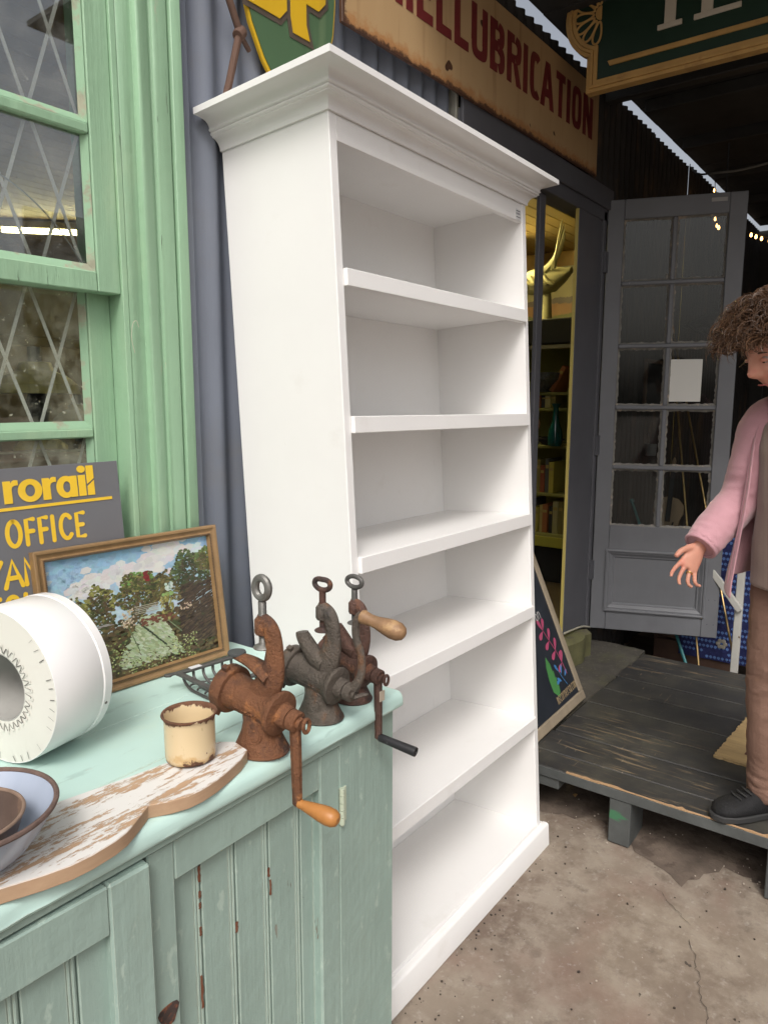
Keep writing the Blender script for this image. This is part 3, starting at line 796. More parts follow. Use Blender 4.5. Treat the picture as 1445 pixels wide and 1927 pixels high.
MB().box(.6250, .9545, FY - .001, FY + .0215, .04, .12).build('rail', MINT_SHADED, dRo, bevel=.0025)
for (a, b) in ((.606, .687), (.687, .760), (.760, .838), (.838, .919), (.919, .968)): tg_board(a, b, FY + .0165, .10, .79, dRo)
hn = MB()
for j in range(5): hn.tube([(1.0155, FY - .0045, .672 + j * .0152), (1.0155, FY - .0045, .6862 + j * .0152)], .0058, 10)
hn.lathe([(.0048, 0), (.003, .004), (0, .005)], 10, Mx((1.0155, FY - .0045, .6719), (math.pi, 0, 0)))
hn.box(1.017, 1.030, FY - .0035, FY - .0004, .674, .746)
hn.build('hinge', mat('painted_hinge', (.47, .52, .40), .5, chips=[dict(col=(.30, .2, .1), scale=40, lo=.68, hi=.71)]), cb_, smooth=True)
# keyhole: a worn hole in the paint with a rusty escutcheon
es = MB(); es.prism([(.601 + .017 * math.cos(a) * (1 + .25 * math.sin(3 * a)), .556 + .022 * math.sin(a) * (1 + .2 * math.cos(2 * a))) for a in [2 * math.pi * i / 18 for i in range(18)]], FY - .0034, FY - .0021, 'y')
es_o = es.build('keyhole_plate', mat('rusty_keyhole', (.05, .035, .03), .8, var=(40, .5), chips=[dict(col=(.22, .08, .04), scale=60, lo=.5, hi=.6)]), dRo)
# paint lost along some beads: bare rusty primer slivers
PRIM = mat('bare_red_primer', (.17, .065, .035), .8, var=(30, .3))
rnd = random.Random(14)
for (x, z, h) in ((.682, .742, .028), (.6815, .706, .012), (.6815, .686, .010), (.679, .53, .060), (.8345, .66, .018), (.838, .628, .03), (.757, .60, .02), (.681, .64, .016)):
    n2 = 8
    L_ = [(x - .0028 * (.4 + rnd.random() * .6), z - h / 2 + h * i / n2) for i in range(n2 + 1)]
    R_ = [(x + .0028 * (.4 + rnd.random() * .8), z - h / 2 + h * i / n2) for i in range(n2, -1, -1)]
    MB().prism(L_ + R_, FY + .0148, FY + .0160, 'y').build('flaked_patch', PRIM, dRo)
# left door, standing slightly ajar, hinged at its left edge
dL = thing('door', None, None, (.030, FY - .001, .04), (0, 0, R(-1.9))); dL.parent = cb_
del_keys = [k_ for k_ in ('label', 'category') if k_ in dL.keys()]
LW = .541
MB().box(LW - .066, LW, -.001, .0215, 0, .797).build('stile', MINT_SHADED, dL, bevel=.0035)
MB().box(0, .055, -.001, .0215, 0, .797).build('stile', MINT_SHADED, dL, bevel=.0035)
MB().box(.0555, LW - .0665, 0, .0215, .722, .7965).build('rail', MINT_SHADED, dL, bevel=.0025)
MB().box(.0555, LW - .0665, 0, .0215, 0, .09).build('rail', MINT_SHADED, dL, bevel=.0025)
x = .045
while x < LW - .07:
    tg_board(x, x + .0775, .0165, .07, .74, dL); x += .0775

# ================================================================ things on the cupboard
TZ = .8905
# shaped bracket board
BOARD = None
def flaked_board():
    n = Nodes('flaked_white_board')
    f = n.noise(34, (.12, 1, 1), 8, .75); f2 = n.noise(90, (.3, 1, 1), 6, .75); g = n.noise(90, (.05, 1, 1), 4, .6)
    wood = n.mix(g, (.36, .225, .135), (.50, .34, .215)); wood = n.mix(n.math('MULTIPLY', n.ramp(n.noise(8, (.3, 1, 1), 4, .6, (3, 3, 3)), .5, .7), .8), wood, (.40, .38, .34))
    k_ = n.ramp(n.math('ADD', n.math('MULTIPLY', f, .6), n.math('MULTIPLY', f2, .4)), .462, .49)
    sp = n.N('SeparateXYZ'); ge = n.N('NewGeometry'); n.L(ge.outputs['Normal'], sp.inputs[0])
    k_ = n.math('MULTIPLY', k_, n.ramp(sp.outputs[2], .6, .8))
    col = n.mix(k_, wood, (.66, .64, .61))
    n.L(col, n.b.inputs['Base Color']); n.b.inputs['Roughness'].default_value = .7
    bp = n.N('Bump'); bp.inputs['Strength'].default_value = .5; bp.inputs['Distance'].default_value = .002; n.L(n.math('ADD', k_, n.math('MULTIPLY', g, .6)), bp.inputs['Height']); n.L(bp.outputs[0], n.b.inputs['Normal'])
    return n.m
fr_ = [(.792, .884), (.762, .868), (.728, .857), (.695, .848), (.663, .844), (.638, .846), (.612, .856), (.586, .872), (.577, .866), (.550, .850), (.528, .838), (.506, .832), (.470, .829), (.442, .831), (.410, .840), (.367, .857), (.30, .872), (.18, .872)]
bkk = [(.18, .992), (.40, .992), (.505, .988), (.621, .966), (.700, .955), (.782, .949), (.800, .925)]
tag(MB().prism(fr_ + bkk, TZ, .912, 'z').build('wooden_board', flaked_board(), bevel=.0012), 'wavy edged wooden board with flaking white paint on the cupboard top', 'board')

# enamel mug
def mug_mat():
    n = Nodes('chipped_cream_enamel')
    z = n.xyz()[2]; f = n.noise(24, (1, 1, 1), 6, .7); f2 = n.noise(60, (1, 1, 1), 6, .7)
    low = n.ramp(n.math('ADD', z, n.math('MULTIPLY', n.math('SUBTRACT', f, .5), .075)), .004, .0085, True)
    hi = n.ramp(n.math('ADD', z, n.math('MULTIPLY', n.math('SUBTRACT', f2, .5), .035)), .0725, .0755)
    ch = n.ramp(n.noise(26, (1, 1, 1), 3, .5, (2, 7, 1)), .715, .725)
    k_ = n.math('MAXIMUM', n.math('MAXIMUM', low, hi), ch)
    rust = n.mix(n.noise(80), (.055, .028, .02), (.20, .085, .04))
    halo = n.ramp(n.math('ADD', z, n.math('MULTIPLY', n.math('SUBTRACT', f, .5), .09)), .008, .02, True)
    cream = n.mix(n.math('MULTIPLY', halo, .55), (.64, .505, .31), (.50, .29, .09))
    cream = n.mix(n.math('MULTIPLY', n.ramp(n.noise(70, (1, 1, .3), 5), .63, .7), .6), cream, (.28, .17, .07))
    n.L(n.mix(k_, cream, rust), n.b.inputs['Base Color'])
    rr = n.N('Mix', data_type='FLOAT'); n.L(k_, rr.inputs[0]); rr.inputs[2].default_value = .22; rr.inputs[3].default_value = .85; n.L(rr.outputs[0], n.b.inputs['Roughness'])
    bp = n.N('Bump'); bp.invert = True; bp.inputs['Strength'].default_value = .6; bp.inputs['Distance'].default_value = .001; n.L(k_, bp.inputs['Height']); n.L(bp.outputs[0], n.b.inputs['Normal'])
    return n.m
mg = thing('enamel_mug', 'cream enamel mug with rusty rim and base on the wooden board', 'mug', (.716, .938, .912), (0, 0, .6))
mm = mug_mat()
mp = [(0, .002), (.034, .002), (.0395, .004), (.0408, .010), (.0410, .030), (.0410, .068), (.0418, .0745), (.0440, .0772), (.0455, .0790), (.0448, .0812), (.0425, .0812), (.0408, .0790), (.0398, .0745), (.0392, .060), (.0390, .012), (.036, .006), (0, .0055)]
MB().lathe(mp, 48).build('cup', mm, mg, smooth=True, ang=60)
hd = MB().tube(smooth_path([(.040, 0, .066), (.060, 0, .068), (.068, 0, .050), (.062, 0, .030), (.040, 0, .022)], 6), .0045, 8, flat=(1.0, .6))
hdl = hd.build('handle', mm, mg, smooth=True); hdl.rotation_euler = (0, 0, R(16))

# white ring drum
DRUM = mat('white_sheet_metal', (.76, .75, .74), .28, spec=.5, var=(3, .03), bump=[(9, .05)], chips=[dict(col=(.30, .25, .21), scale=6, stretch=(1, 1, .4), lo=.70, hi=.78, amt=.6), dict(col=(.03, .05, .18), scale=24, lo=.775, hi=.785)])
DFACE = mat('cream_sheet_metal', (.72, .69, .63), .4, var=(5, .04), chips=[dict(col=(.02, .04, .2), scale=22, lo=.735, hi=.745), dict(col=(.5, .45, .38), scale=14, lo=.64, hi=.7, amt=.5)])
az = R(12); axd = Vector((math.cos(az), math.sin(az), 0))
dc = Vector((.541, 1.210, TZ + .1345))
dr_ = thing('white_drum', 'white sheet metal ring drum lying on its side on the cupboard', 'drum', dc, (0, 0, az))
MD = Matrix.Rotation(R(90), 4, 'Y')     # local z of the lathe -> local x of the thing
RD, LD, RH = .1335, .118, .060
MB().lathe([(RD - .001, .0015), (RD, .003), (RD, LD - .022), (RD - .0012, LD - .0195), (RD - .0012, LD - .018), (RD + .0006, LD - .016), (RD, LD), (RD - .004, LD), (RD - .004, .003)], 96, MD, close=True).build('shell', DRUM, dr_, smooth=True, ang=40)
MB().lathe([(RH, .002), (RD - .0012, .002), (RD - .0012, .0035), (RH, .0035)], 72, MD, close=True).build('face', DFACE, dr_, smooth=True, ang=40)
MB().lathe([(RH, .0022), (RH + .0002, LD - .002), (RH - .002, LD - .002), (RH - .002, .0022)], 64, MD, close=True).build('inner_tube', mat('dirty_inner_metal', (.36, .35, .33), .5, var=(8, .2), chips=[dict(col=(.2, .17, .14), scale=9, lo=.55, hi=.7, amt=.6)]), dr_, smooth=True, ang=40)
MB().lathe([(RH, LD - .004), (RD - .0045, LD - .004), (RD - .0045, LD - .002), (RH, LD - .002)], 64, MD, close=True).build('back_face', DFACE, dr_, smooth=True, ang=40)
SLIT = mat('slit_shadow_line', (.13, .12, .11), .7)
tabs = MB(); slits = MB(); rnd = random.Random(6)
nt_ = 34
for i in range(nt_):
    a0, a1 = 2 * math.pi * i / nt_, 2 * math.pi * (i + 1) / nt_
    def P(r_, a, h): return (-h + .0018, r_ * math.cos(a), r_ * math.sin(a))
    am = (a0 + a1) / 2; r1 = RH + .0005; r2 = RH + .019 + rnd.uniform(-.002, .002)
    tabs.add([P(r1, a0 + .012, 0), P(r1, a1 - .012, 0), P(r2, am + .035, .0012), P(r2, am - .035, .0012)], [(0, 1, 2, 3)])
    zz_ = rnd.uniform(-.012, .012)
    for (q0, q1) in (((r1 + .0025, a0 + zz_), (r2 - .004, a0 + .055 + zz_)), ((r2 - .004, a0 + .055 + zz_), (r2 - .005, a0 + .095 + zz_)), ((r2 - .005, a0 + .095 + zz_), (r1 + .003, a1 - .02))):
        if rnd.random() < .12: continue
        p, q = Vector(P(q0[0], q0[1], .0016)), Vector(P(q1[0], q1[1], .0016)); d = (q - p).normalized(); nn = Vector((0, -d.z, d.y)) * (.0003 + .0006 * rnd.random())
        slits.add([p - nn, p + nn, q + nn, q - nn], [(0, 1, 2, 3)])
for i in range(46):
    a = 2 * math.pi * i / 46 + rnd.uniform(-.02, .02); r1, r2 = RD - .0045, RD - .014 - rnd.uniform(0, .003)
    p, q = Vector(P(r1, a, .0014)), Vector(P(r2, a + rnd.uniform(-.03, .03), .0014)); d = (q - p).normalized(); nn = Vector((0, -d.z, d.y)) * (.0002 + .0006 * rnd.random())
    if rnd.random() < .7: slits.add([p - nn, p + nn, q + nn, q - nn], [(0, 1, 2, 3)])
tag(tabs.build('folded_tabs', DFACE, dr_), kind='stuff'); tag(slits.build('cut_slits', SLIT, dr_), kind='stuff')
rv = MB()
for a in (35, 48, 75, 200, 300): rv.lathe([(.003, -.001), (.0028, .0014), (0, .002)], 8, axis_M((LD - .010, RD * math.cos(R(a)) * .999, RD * math.sin(R(a)) * .999), (0, math.cos(R(a)), math.sin(R(a)))))
tag(rv.build('rivets', SLIT, dr_), kind='stuff')

# enamel bowls
RIMR = mat('rusty_rim', (.13, .085, .07), .8, var=(40, .4), bump=[(80, .5)])
ENW = mat('blue_white_enamel', (.38, .43, .53), .15, spec=.6, var=(5, .08), chips=[dict(col=(.05, .04, .04), scale=34, stretch=(1, 1, .2), lo=.72, hi=.735)])
BRN = mat('stained_brown_bowl', (.11, .075, .06), .5, var=(9, .5), chips=[dict(col=(.25, .16, .11), scale=14, lo=.5, hi=.65, amt=.7)])
bo = thing('enamel_bowl', 'pale blue enamel bowl with rusty rim at the cupboard end', 'bowl', (.366, .936, .912))
MB().lathe([(0, .0), (.045, 0), (.055, .004), (.075, .022), (.092, .045), (.103, .066), (.1065, .073), (.1035, .0735), (.100, .067), (.089, .046), (.072, .024), (.052, .0075), (0, .004)], 64).build('dish', ENW, bo, smooth=True, ang=60)
tp = MB(); tp.tube([(.1055 * math.cos(2 * math.pi * i / 64), .1055 * math.sin(2 * math.pi * i / 64), .0732) for i in range(64)], .0036, 8, closed=True); tp.build('rim', RIMR, bo, smooth=True)
b2 = thing('brown_bowl', 'small dark stained metal bowl nested inside the blue enamel bowl', 'bowl', (.354, .925, .9175))
MB().lathe([(0, 0), (.030, 0), (.043, .008), (.062, .034), (.0715, .060), (.0735, .0665), (.0705, .067), (.068, .059), (.059, .036), (.040, .0115), (0, .004)], 56).build('dish', BRN, b2, smooth=True, ang=60)
tp = MB(); tp.tube([(.0722 * math.cos(2 * math.pi * i / 56), .0722 * math.sin(2 * math.pi * i / 56), .0668) for i in range(56)], .0026, 8, closed=True); tp.build('rim', mat('brown_rim', (.22, .15, .11), .6, var=(30, .3)), b2, smooth=True)
jg = thing('enamel_jug', 'chipped white enamel jug just entering the picture at the left edge', 'jug', (.352, 1.045, TZ))
MB().lathe([(0, 0), (.040, 0), (.046, .006), (.050, .05), (.046, .095), (.038, .125), (.036, .140), (.041, .150), (.038, .150), (.033, .140), (.034, .125), (.042, .095), (.046, .05), (.042, .010), (0, .006)], 40).build('body', mat('rust_spotted_enamel', (.52, .5, .47), .25, chips=[dict(col=(.08, .05, .04), scale=18, lo=.58, hi=.6, rough=.8)]), jg, smooth=True, ang=60)
MB().tube(smooth_path([(-.048, 0, .10), (-.085, 0, .11), (-.095, 0, .07), (-.05, 0, .035)], 6), .005, 8).build('handle', RIMR, jg, smooth=True)

# ---------------------------------------------------------------- framed cottage painting
pa = thing('framed_painting', 'landscape painting of a cottage lane in a carved brown frame', 'painting', (.698, 1.3525, TZ), (R(-7.6), 0, R(-3.6)))
PWd, PH_ = .431, .316
GILT = mat('bronze_brown_frame', (.24, .145, .065), .42, spec=.5, var=(30, .2), bump=[(70, .2)])
GILT2 = mat('dark_brown_frame', (.115, .07, .04), .5, var=(30, .2))
fm = [(0, .016), (0, -.004), (.002, -.0055), (.006, -.0055), (.008, -.003), (.012, -.001), (.015, -.001), (.0165, -.003), (.020, -.0035), (.0215, .000), (.0225, .004), (.0235, .006)]
vs = []
for (cx, cz, sx, sz) in ((0, 0, 1, 1), (PWd, 0, -1, 1), (PWd, PH_, -1, -1), (0, PH_, 1, -1)):
    for p in fm: vs.append((cx + sx * p[0], p[1] - .012, cz + sz * p[0]))
kk = len(fm)
for i in range(4):
    j = (i + 1) % 4
    loc = vs[i * kk:(i + 1) * kk] + vs[j * kk:(j + 1) * kk]
    MB().add(loc, [(q, kk + q, kk + q + 1, q + 1) for q in range(kk - 1)]).build('frame_side', GILT, pa, smooth=True, ang=30)
bdm = MB(); rnd = random.Random(3)
def beadrow(p, q):
    n2 = int((Vector(q) - Vector(p)).length / .0036)
    for i in range(n2):
        c = Vector(p).lerp(Vector(q), (i + .5) / n2); bdm.box(c.x - .0011, c.x + .0011, -.0175, -.0145, c.z - .0011, c.z + .0011)
beadrow((.019, 0, .019), (PWd - .019, 0, .019)); beadrow((.019, 0, PH_ - .019), (PWd - .019, 0, PH_ - .019)); beadrow((.019, 0, .019), (.019, 0, PH_ - .019)); beadrow((PWd - .019, 0, .019), (PWd - .019, 0, PH_ - .019))
bdm.build('beading', GILT2, pa)
MB().box(.004, PWd - .004, .0005, .0030, .004, PH_ - .004).build('backing', GILT2, pa)
# the paint: dabs of colour laid one over another on the canvas
def painting_dabs():
    rnd = random.Random(12); u0, u1, v0, v1 = .0225, PWd - .0225, .0225, PH_ - .0225
    vs = []; fs = []; cols = []; lay = [0]
    def dab(u, v, w, h, ang, col, j=.25):
        lay[0] += 1
        y = -.0058 - lay[0] * 1.2e-7
        k_ = 1 + rnd.uniform(-j, j); c = tuple(max(0, x_ * k_ * (1 + rnd.uniform(-.06, .06))) for x_ in col)
        ca, sa = math.cos(ang), math.sin(ang); n0 = len(vs); pts = []
        for (a, b) in ((-1, -.5), (-.4, -1), (.6, -.9), (1, .1), (.4, 1), (-.6, .8)):
            du, dw = a * w * ca - b * h * sa, a * w * sa + b * h * ca
            U = min(max(u + du, 0), 1); Vv = min(max(v + dw, 0), 1)
            vs.append((u0 + (u1 - u0) * U, y, v0 + (v1 - v0) * Vv))
        fs.append(tuple(range(n0, n0 + 6))); cols.append(c)
    A = 1.42   # aspect
    for i in range(46):
        for j in range(30):
            v = .40 + .62 * j / 29; u = i / 45
            t = (v - .4) / .6; cl = math.sin(u * 7 + v * 9) * .5 + math.sin(u * 13 - v * 6 + 1) * .5
            col = (.22 + .20 * (1 - t), .38 + .14 * (1 - t), .52 + .04 * (1 - t))
            if cl > .75: col = (.46, .52, .55)
            dab(u + rnd.uniform(-.02, .02), v + rnd.uniform(-.02, .02), .035, .022, rnd.uniform(-.4, .4), col, .06)
    for (cu, cv, r_) in ((.24, .76, .10), (.20, .72, .06), (.42, .80, .09), (.70, .93, .13), (.62, .84, .08)):
        for i in range(70): dab(cu + rnd.gauss(0, r_ * .5), cv + rnd.gauss(0, r_ * .35), .034, .026, rnd.uniform(-.6, .6), (.54, .53, .52), .05)
    def tree(cu, cv, ru, rv_, n, cols_, top=None):
        for i in range(n):
            a = rnd.uniform(0, 2 * math.pi); q = math.sqrt(rnd.random()) * (1 + .12 * math.sin(5 * a + cu * 20))
            u, v = cu + ru * q * math.cos(a), cv + rv_ * q * math.sin(a)
            c = rnd.choice(cols_)
            if top and q > .62 and math.sin(a) > -.2 and rnd.random() < .6: c = top
            dab(u, v, .011, .008, rnd.uniform(0, 3), c, .35)
    dk = [(.045, .040, .018), (.065, .045, .022), (.09, .06, .03), (.04, .05, .02), (.11, .085, .035)]
    ol = [(.07, .08, .025), (.05, .06, .02), (.10, .08, .04), (.16, .15, .05)]
    # ground and hedge masses
    for i in range(1500): dab(rnd.uniform(0, 1), rnd.uniform(0, .44), .020, .012, rnd.uniform(-.5, .9), rnd.choice(dk), .3)
    tree(.10, .56, .11, .13, 420, dk + ol, (.14, .15, .06)); tree(.27, .58, .09, .17, 460, dk + ol, (.20, .20, .06))
    tree(.50, .62, .13, .17, 650, dk + ol, (.11, .10, .035)); tree(.52, .72, .10, .08, 200, ol, (.13, .24, .06)); tree(.64, .64, .08, .10, 280, dk + ol)
    tree(.86, .70, .14, .20, 800, [(.03, .045, .02), (.045, .06, .025), (.055, .045, .025)], (.08, .11, .04)); tree(.97, .80, .08, .10, 260, ol, (.10, .15, .05))
    for i in range(900):   # dark ploughed slope on the right
        u = rnd.uniform(.76, 1.0); v = rnd.uniform(.12, .62); dab(u, v, .024, .005, .5 + rnd.uniform(-.3, .3), rnd.choice([(.035, .024, .018), (.05, .033, .022), (.075, .052, .03)]), .35)
    # cottage
    for i in range(260):
        u = rnd.uniform(.58, .77); v = rnd.uniform(.50, .78); t = 1 - abs(u - .69) / .11
        if v < .55 + .24 * max(t, 0): dab(u, v, .014, .006, -.8 if u > .69 else .8, rnd.choice([(.10, .085, .03), (.14, .12, .045), (.07, .06, .025)]), .25)
    for i in range(16): dab(.565 + rnd.uniform(-.010, .010), .755 + rnd.uniform(-.045, .05), .012, .010, 0, (.15, .02, .02), .2)
    for i in range(26): dab(.70 + rnd.uniform(-.022, .022), .63 + rnd.uniform(-.03, .03), .010, .010, 0, (.42, .50, .44), .15)
    for i in range(5): dab(.705, .61 + i * .012, .004, .008, 1.4, (.10, .15, .14), .1)
    for i in range(40): dab(.69 + rnd.uniform(-.035, .035), .57 + rnd.uniform(-.012, .012), .010, .006, 0, (.20, .30, .10), .2)
    for i in range(90): dab(.67 + rnd.uniform(-.035, .045), rnd.uniform(.36, .56), .006, .014, rnd.uniform(-.3, .3), rnd.choice([(.24, .22, .06), (.15, .14, .04), (.30, .27, .10)]), .2)
    for i in range(22): dab(.672 + rnd.uniform(-.014, .014), rnd.uniform(.38, .50), .006, .012, 1.5, (.06, .04, .02), .2)
    # path with ruts
    for i in range(760):
        v = rnd.uniform(.06, .42); t = (.42 - v) / .36; uc = .56 - .02 * t; w_ = .05 + .20 * t * (1 - .2 * t)
        dab(uc + rnd.uniform(-w_, w_), v, .020, .008, -.8 + rnd.uniform(-.3, .3), rnd.choice([(.30, .36, .22), (.38, .42, .30), (.25, .30, .16)]), .12)
    for i in range(70):
        t = i / 69
        dab(.48 + .16 * t + rnd.uniform(-.004, .004), .40 - .24 * t, .008, .005, -.9, (.04, .05, .03), .2)
        if i % 3 == 0: dab(.64 + .11 * t, .40 - .16 * t, .006, .004, -.7, (.16, .19, .11), .2); dab(.42 + .05 * t, .37 - .2 * t, .006, .004, -1.2, (.10, .13, .06), .2)
    for i in range(60): dab(rnd.uniform(.50, .72), .385 + rnd.uniform(-.03, .03), .012, .008, 0, (.13, .05, .03), .3)
    # fence pickets
    for i in range(17):
        u = .475 + i * .0085
        for j in range(5): dab(u, .465 + j * .014, .0028, .009, 1.5, (.38, .35, .27), .15)
    for i in range(22): dab(.475 + i * .0065, .505, .006, .003, 0, (.30, .27, .2), .15)
    for i in range(16): dab(.19 + i * .0085, .435 + rnd.uniform(-.01, .01), .0035, .020, 1.5, (.25, .24, .22), .2)
    for i in range(60): dab(rnd.uniform(.38, .46), rnd.uniform(.36, .52), .006, .006, 0, rnd.choice([(.50, .42, .30), (.38, .30, .20)]), .2)
    for i in range(22): dab(rnd.uniform(.76, .84), .43 + rnd.uniform(-.02, .03), .006, .006, 0, (.40, .30, .22), .2)
    # foreground weeds
    for i in range(620):
        u = rnd.uniform(.05, .85); v = rnd.uniform(0, .20) + (.12 if u < .4 else 0) * rnd.random()
        if .40 < u < .68 and v > .10: continue
        dab(u, v, .007, .005, rnd.uniform(0, 3), rnd.choice([(.24, .28, .10), (.16, .20, .07), (.10, .08, .05), (.34, .36, .18)]), .3)
    me = bpy.data.meshes.new('canvas'); me.from_pydata(vs, [], fs)
    at = me.color_attributes.new('Col', 'FLOAT_COLOR', 'CORNER'); li = 0
    flat = []
    for f, c in zip(fs, cols):
        for _ in f: flat += [*c, 1]
    at.data.foreach_set('color', flat)
    n = Nodes('oil_paint'); vc = n.N('VertexColor'); vc.layer_name = 'Col'; n.L(vc.outputs[0], n.b.inputs['Base Color']); n.b.inputs['Roughness'].default_value = .45
    bp = n.N('Bump'); bp.inputs['Strength'].default_value = .4; bp.inputs['Distance'].default_value = .002; n.L(n.noise(160, (1, 1, 1), 4), bp.inputs['Height']); n.L(bp.outputs[0], n.b.inputs['Normal'])
    o = link('canvas', me, n.m, pa); return o
painting_dabs()

# ---------------------------------------------------------------- grey and yellow office sign
SIGNG = mat('scuffed_grey_sign', (.145, .145, .155), .5, var=(4, .06), chips=[dict(col=(.36, .36, .36), scale=40, stretch=(1, 1, .5), lo=.66, hi=.70, mod=5, amt=.8), dict(col=(.30, .30, .31), scale=60, lo=.71, hi=.73)])
YEL = mat('yellow_sign_paint', (.78, .50, .035), .5, var=(6, .05), chips=[dict(col=(.9, .62, .12), scale=8, lo=.5, hi=.7, amt=.5)])
os_ = thing('office_sign', 'grey office sign with yellow lettering leaning in the green window', 'sign', (.914, 1.3765, .981), (R(-4.9), 0, R(0)))
MB().box(-.40, 0, 0, .004, 0, .390).build('sign_board', SIGNG, os_, bevel=.0006)
MB().box(-.40, -.021, -.0012, -.0001, .309, .315).build('rule', YEL, os_)
def stroke(mb, pts, w, y, n=7):
    """flat rounded stroke in the xz plane (viewed from -y)"""
    P = [Vector((p[0], 0, p[1])) for p in pts]
    L_, R_ = [], []
    for i, p in enumerate(P):
        a = P[max(i - 1, 0)]; b = P[min(i + 1, len(P) - 1)]; d = (b - a).normalized(); nn = Vector((-d.z, 0, d.x)) * w
        L_.append(p + nn); R_.append(p - nn)
    def cap(c, d0, sgn):
        out = []; base = math.atan2(d0.z, d0.x)
        for i in range(1, n): 
            a = base + math.pi / 2 * sgn - sgn * math.pi * i / n
            out.append(Vector((c.x + w * math.cos(a), 0, c.z + w * math.sin(a))))
        return out
    d1 = (P[-1] - P[-2]).normalized(); d0 = (P[0] - P[1]).normalized()
    poly = L_ + cap(P[-1], d1, 1) + R_[::-1] + cap(P[0], d0, 1)
    # split into quads + caps to stay robust
    vs = [(p.x, y, p.z) for p in L_] + [(p.x, y, p.z) for p in R_]; k_ = len(L_)
    mb.add(vs, [(i, i + 1, k_ + i + 1, k_ + i) for i in range(k_ - 1)])
    for (c, l, r_, cp_) in ((P[-1], L_[-1], R_[-1], cap(P[-1], d1, 1)), (P[0], R_[0], L_[0], cap(P[0], d0, 1))):
        pl = [l] + cp_ + [r_]; mb.add([(q.x, y, q.z) for q in pl], [tuple(range(len(pl)))])
def ell(cx, cz, rx, rz, a0, a1, n=18): return [(cx + rx * math.cos(R(a0 + (a1 - a0) * i / n)), cz + rz * math.sin(R(a0 + (a1 - a0) * i / n))) for i in range(n + 1)]
GL = {'O': [ell(.5, .5, .42, .5, 90, 450, 26)], 'F': [[(.15, 0), (.15, 1), (.8, 1)], [(.15, .52), (.72, .52)]], 'I': [[(.5, 0), (.5, 1)]], 'C': [ell(.55, .5, .45, .5, 45, 315, 20)],
      'E': [[(.85, 0), (.15, 0), (.15, 1), (.85, 1)], [(.15, .5), (.72, .5)]], 'Y': [[(0, 1), (.5, .48), (.5, 0)], [(1, 1), (.5, .48)]], 'A': [[(.02, 0), (.5, 1), (.98, 0)], [(.2, .34), (.8, .34)]],
      'N': [[(.1, 0), (.1, 1), (.9, 0), (.9, 1)]], 'S': [ell(.5, .75, .36, .25, 30, 270, 12) + ell(.5, .25, .36, .25, 90, -150, 12)[1:]], 'K': [[(.12, 0), (.12, 1)], [(.85, 1), (.14, .42)], [(.35, .58), (.9, 0)]]}
def letter(ch, x, z, w, h, sw, parent, m_, y=-.0006):
    mb = MB()
    for q, s_ in enumerate(GL[ch]): stroke(mb, [(x + p[0] * w, z + p[1] * h) for p in s_], sw, y - q * .0003)
    return mb.build('letter', m_, parent)
for ch, x, w in (('O', -.252, .030), ('F', -.215, .022), ('F', -.188, .022), ('I', -.167, .018), ('C', -.145, .028), ('E', -.110, .022)): letter(ch, x, .240, w, .048, .0044, os_, YEL)
for ch, x, w in (('Y', -.300, .032), ('A', -.264, .034), ('N', -.226, .030)): letter(ch, x, .163, w, .050, .0046, os_, YEL)
for ch, x, w in (('E', -.300, .026), ('S', -.268, .028), ('K', -.232, .030)): letter(ch, x, .096, w, .048, .0046, os_, YEL)
# heavy lower-case logotype: r o r a i l
def poly_letter(polys, x, z, s_, parent, m_, y0=-.0014):
    mb = MB()
    for q, (outer, inner) in enumerate(polys):
        if inner is None: mb.prism([(x + p[0] * s_, z + p[1] * s_) for p in outer], y0 - q * .0003, -.0001, 'y')
        else:
            n2 = len(outer); o2 = [(x + p[0] * s_, z + p[1] * s_) for p in outer]; i2 = [(x + p[0] * s_, z + p[1] * s_) for p in inner]
            yv = y0 - q * .0003
            mb.add([(p[0], yv, p[1]) for p in o2] + [(p[0], yv, p[1]) for p in i2], [(i, (i + 1) % n2, n2 + (i + 1) % n2, n2 + i) for i in range(n2)])
    return mb.build('letter', m_, parent)
def E2(cx, cz, rx, rz, n=28): return [(cx + rx * math.cos(2 * math.pi * i / n), cz + rz * math.sin(2 * math.pi * i / n)) for i in range(n)]
s_ = .0435; zb = .3225
lr = [([(0, 0), (.36, 0), (.36, .62), (.40, .72), (.50, .78), (.66, .78), (.66, 1.0), (.52, 1.02), (.42, .98), (.34, .88), (.33, .99), (0, .99)], None)]
lo = [(E2(.56, .5, .56, .52), E2(.56, .5, .22, .27))]
la = [(E2(.48, .5, .48, .52), E2(.52, .5, .18, .26)), ([(.70, 0), (1.04, 0), (1.04, .99), (.70, .99)], None)]
li_ = [([(0, 0), (.36, 0), (.36, .99), (0, .99)], None), (E2(.18, 1.27, .21, .17, 20), None)]
ll = [([(0, 0), (.36, 0), (.36, .70), (.02, .44)], None), ([(.0, .54), (.36, .80), (.36, 1.42), (.0, 1.42)], None)]
xx = -.2475
for sh_, adv in ((lr, .62), (lo, 1.15), (lr, .64), (la, 1.12), (li_, .44), (ll, .4)):
    poly_letter(sh_, xx, zb, s_, os_, YEL); xx += adv * s_
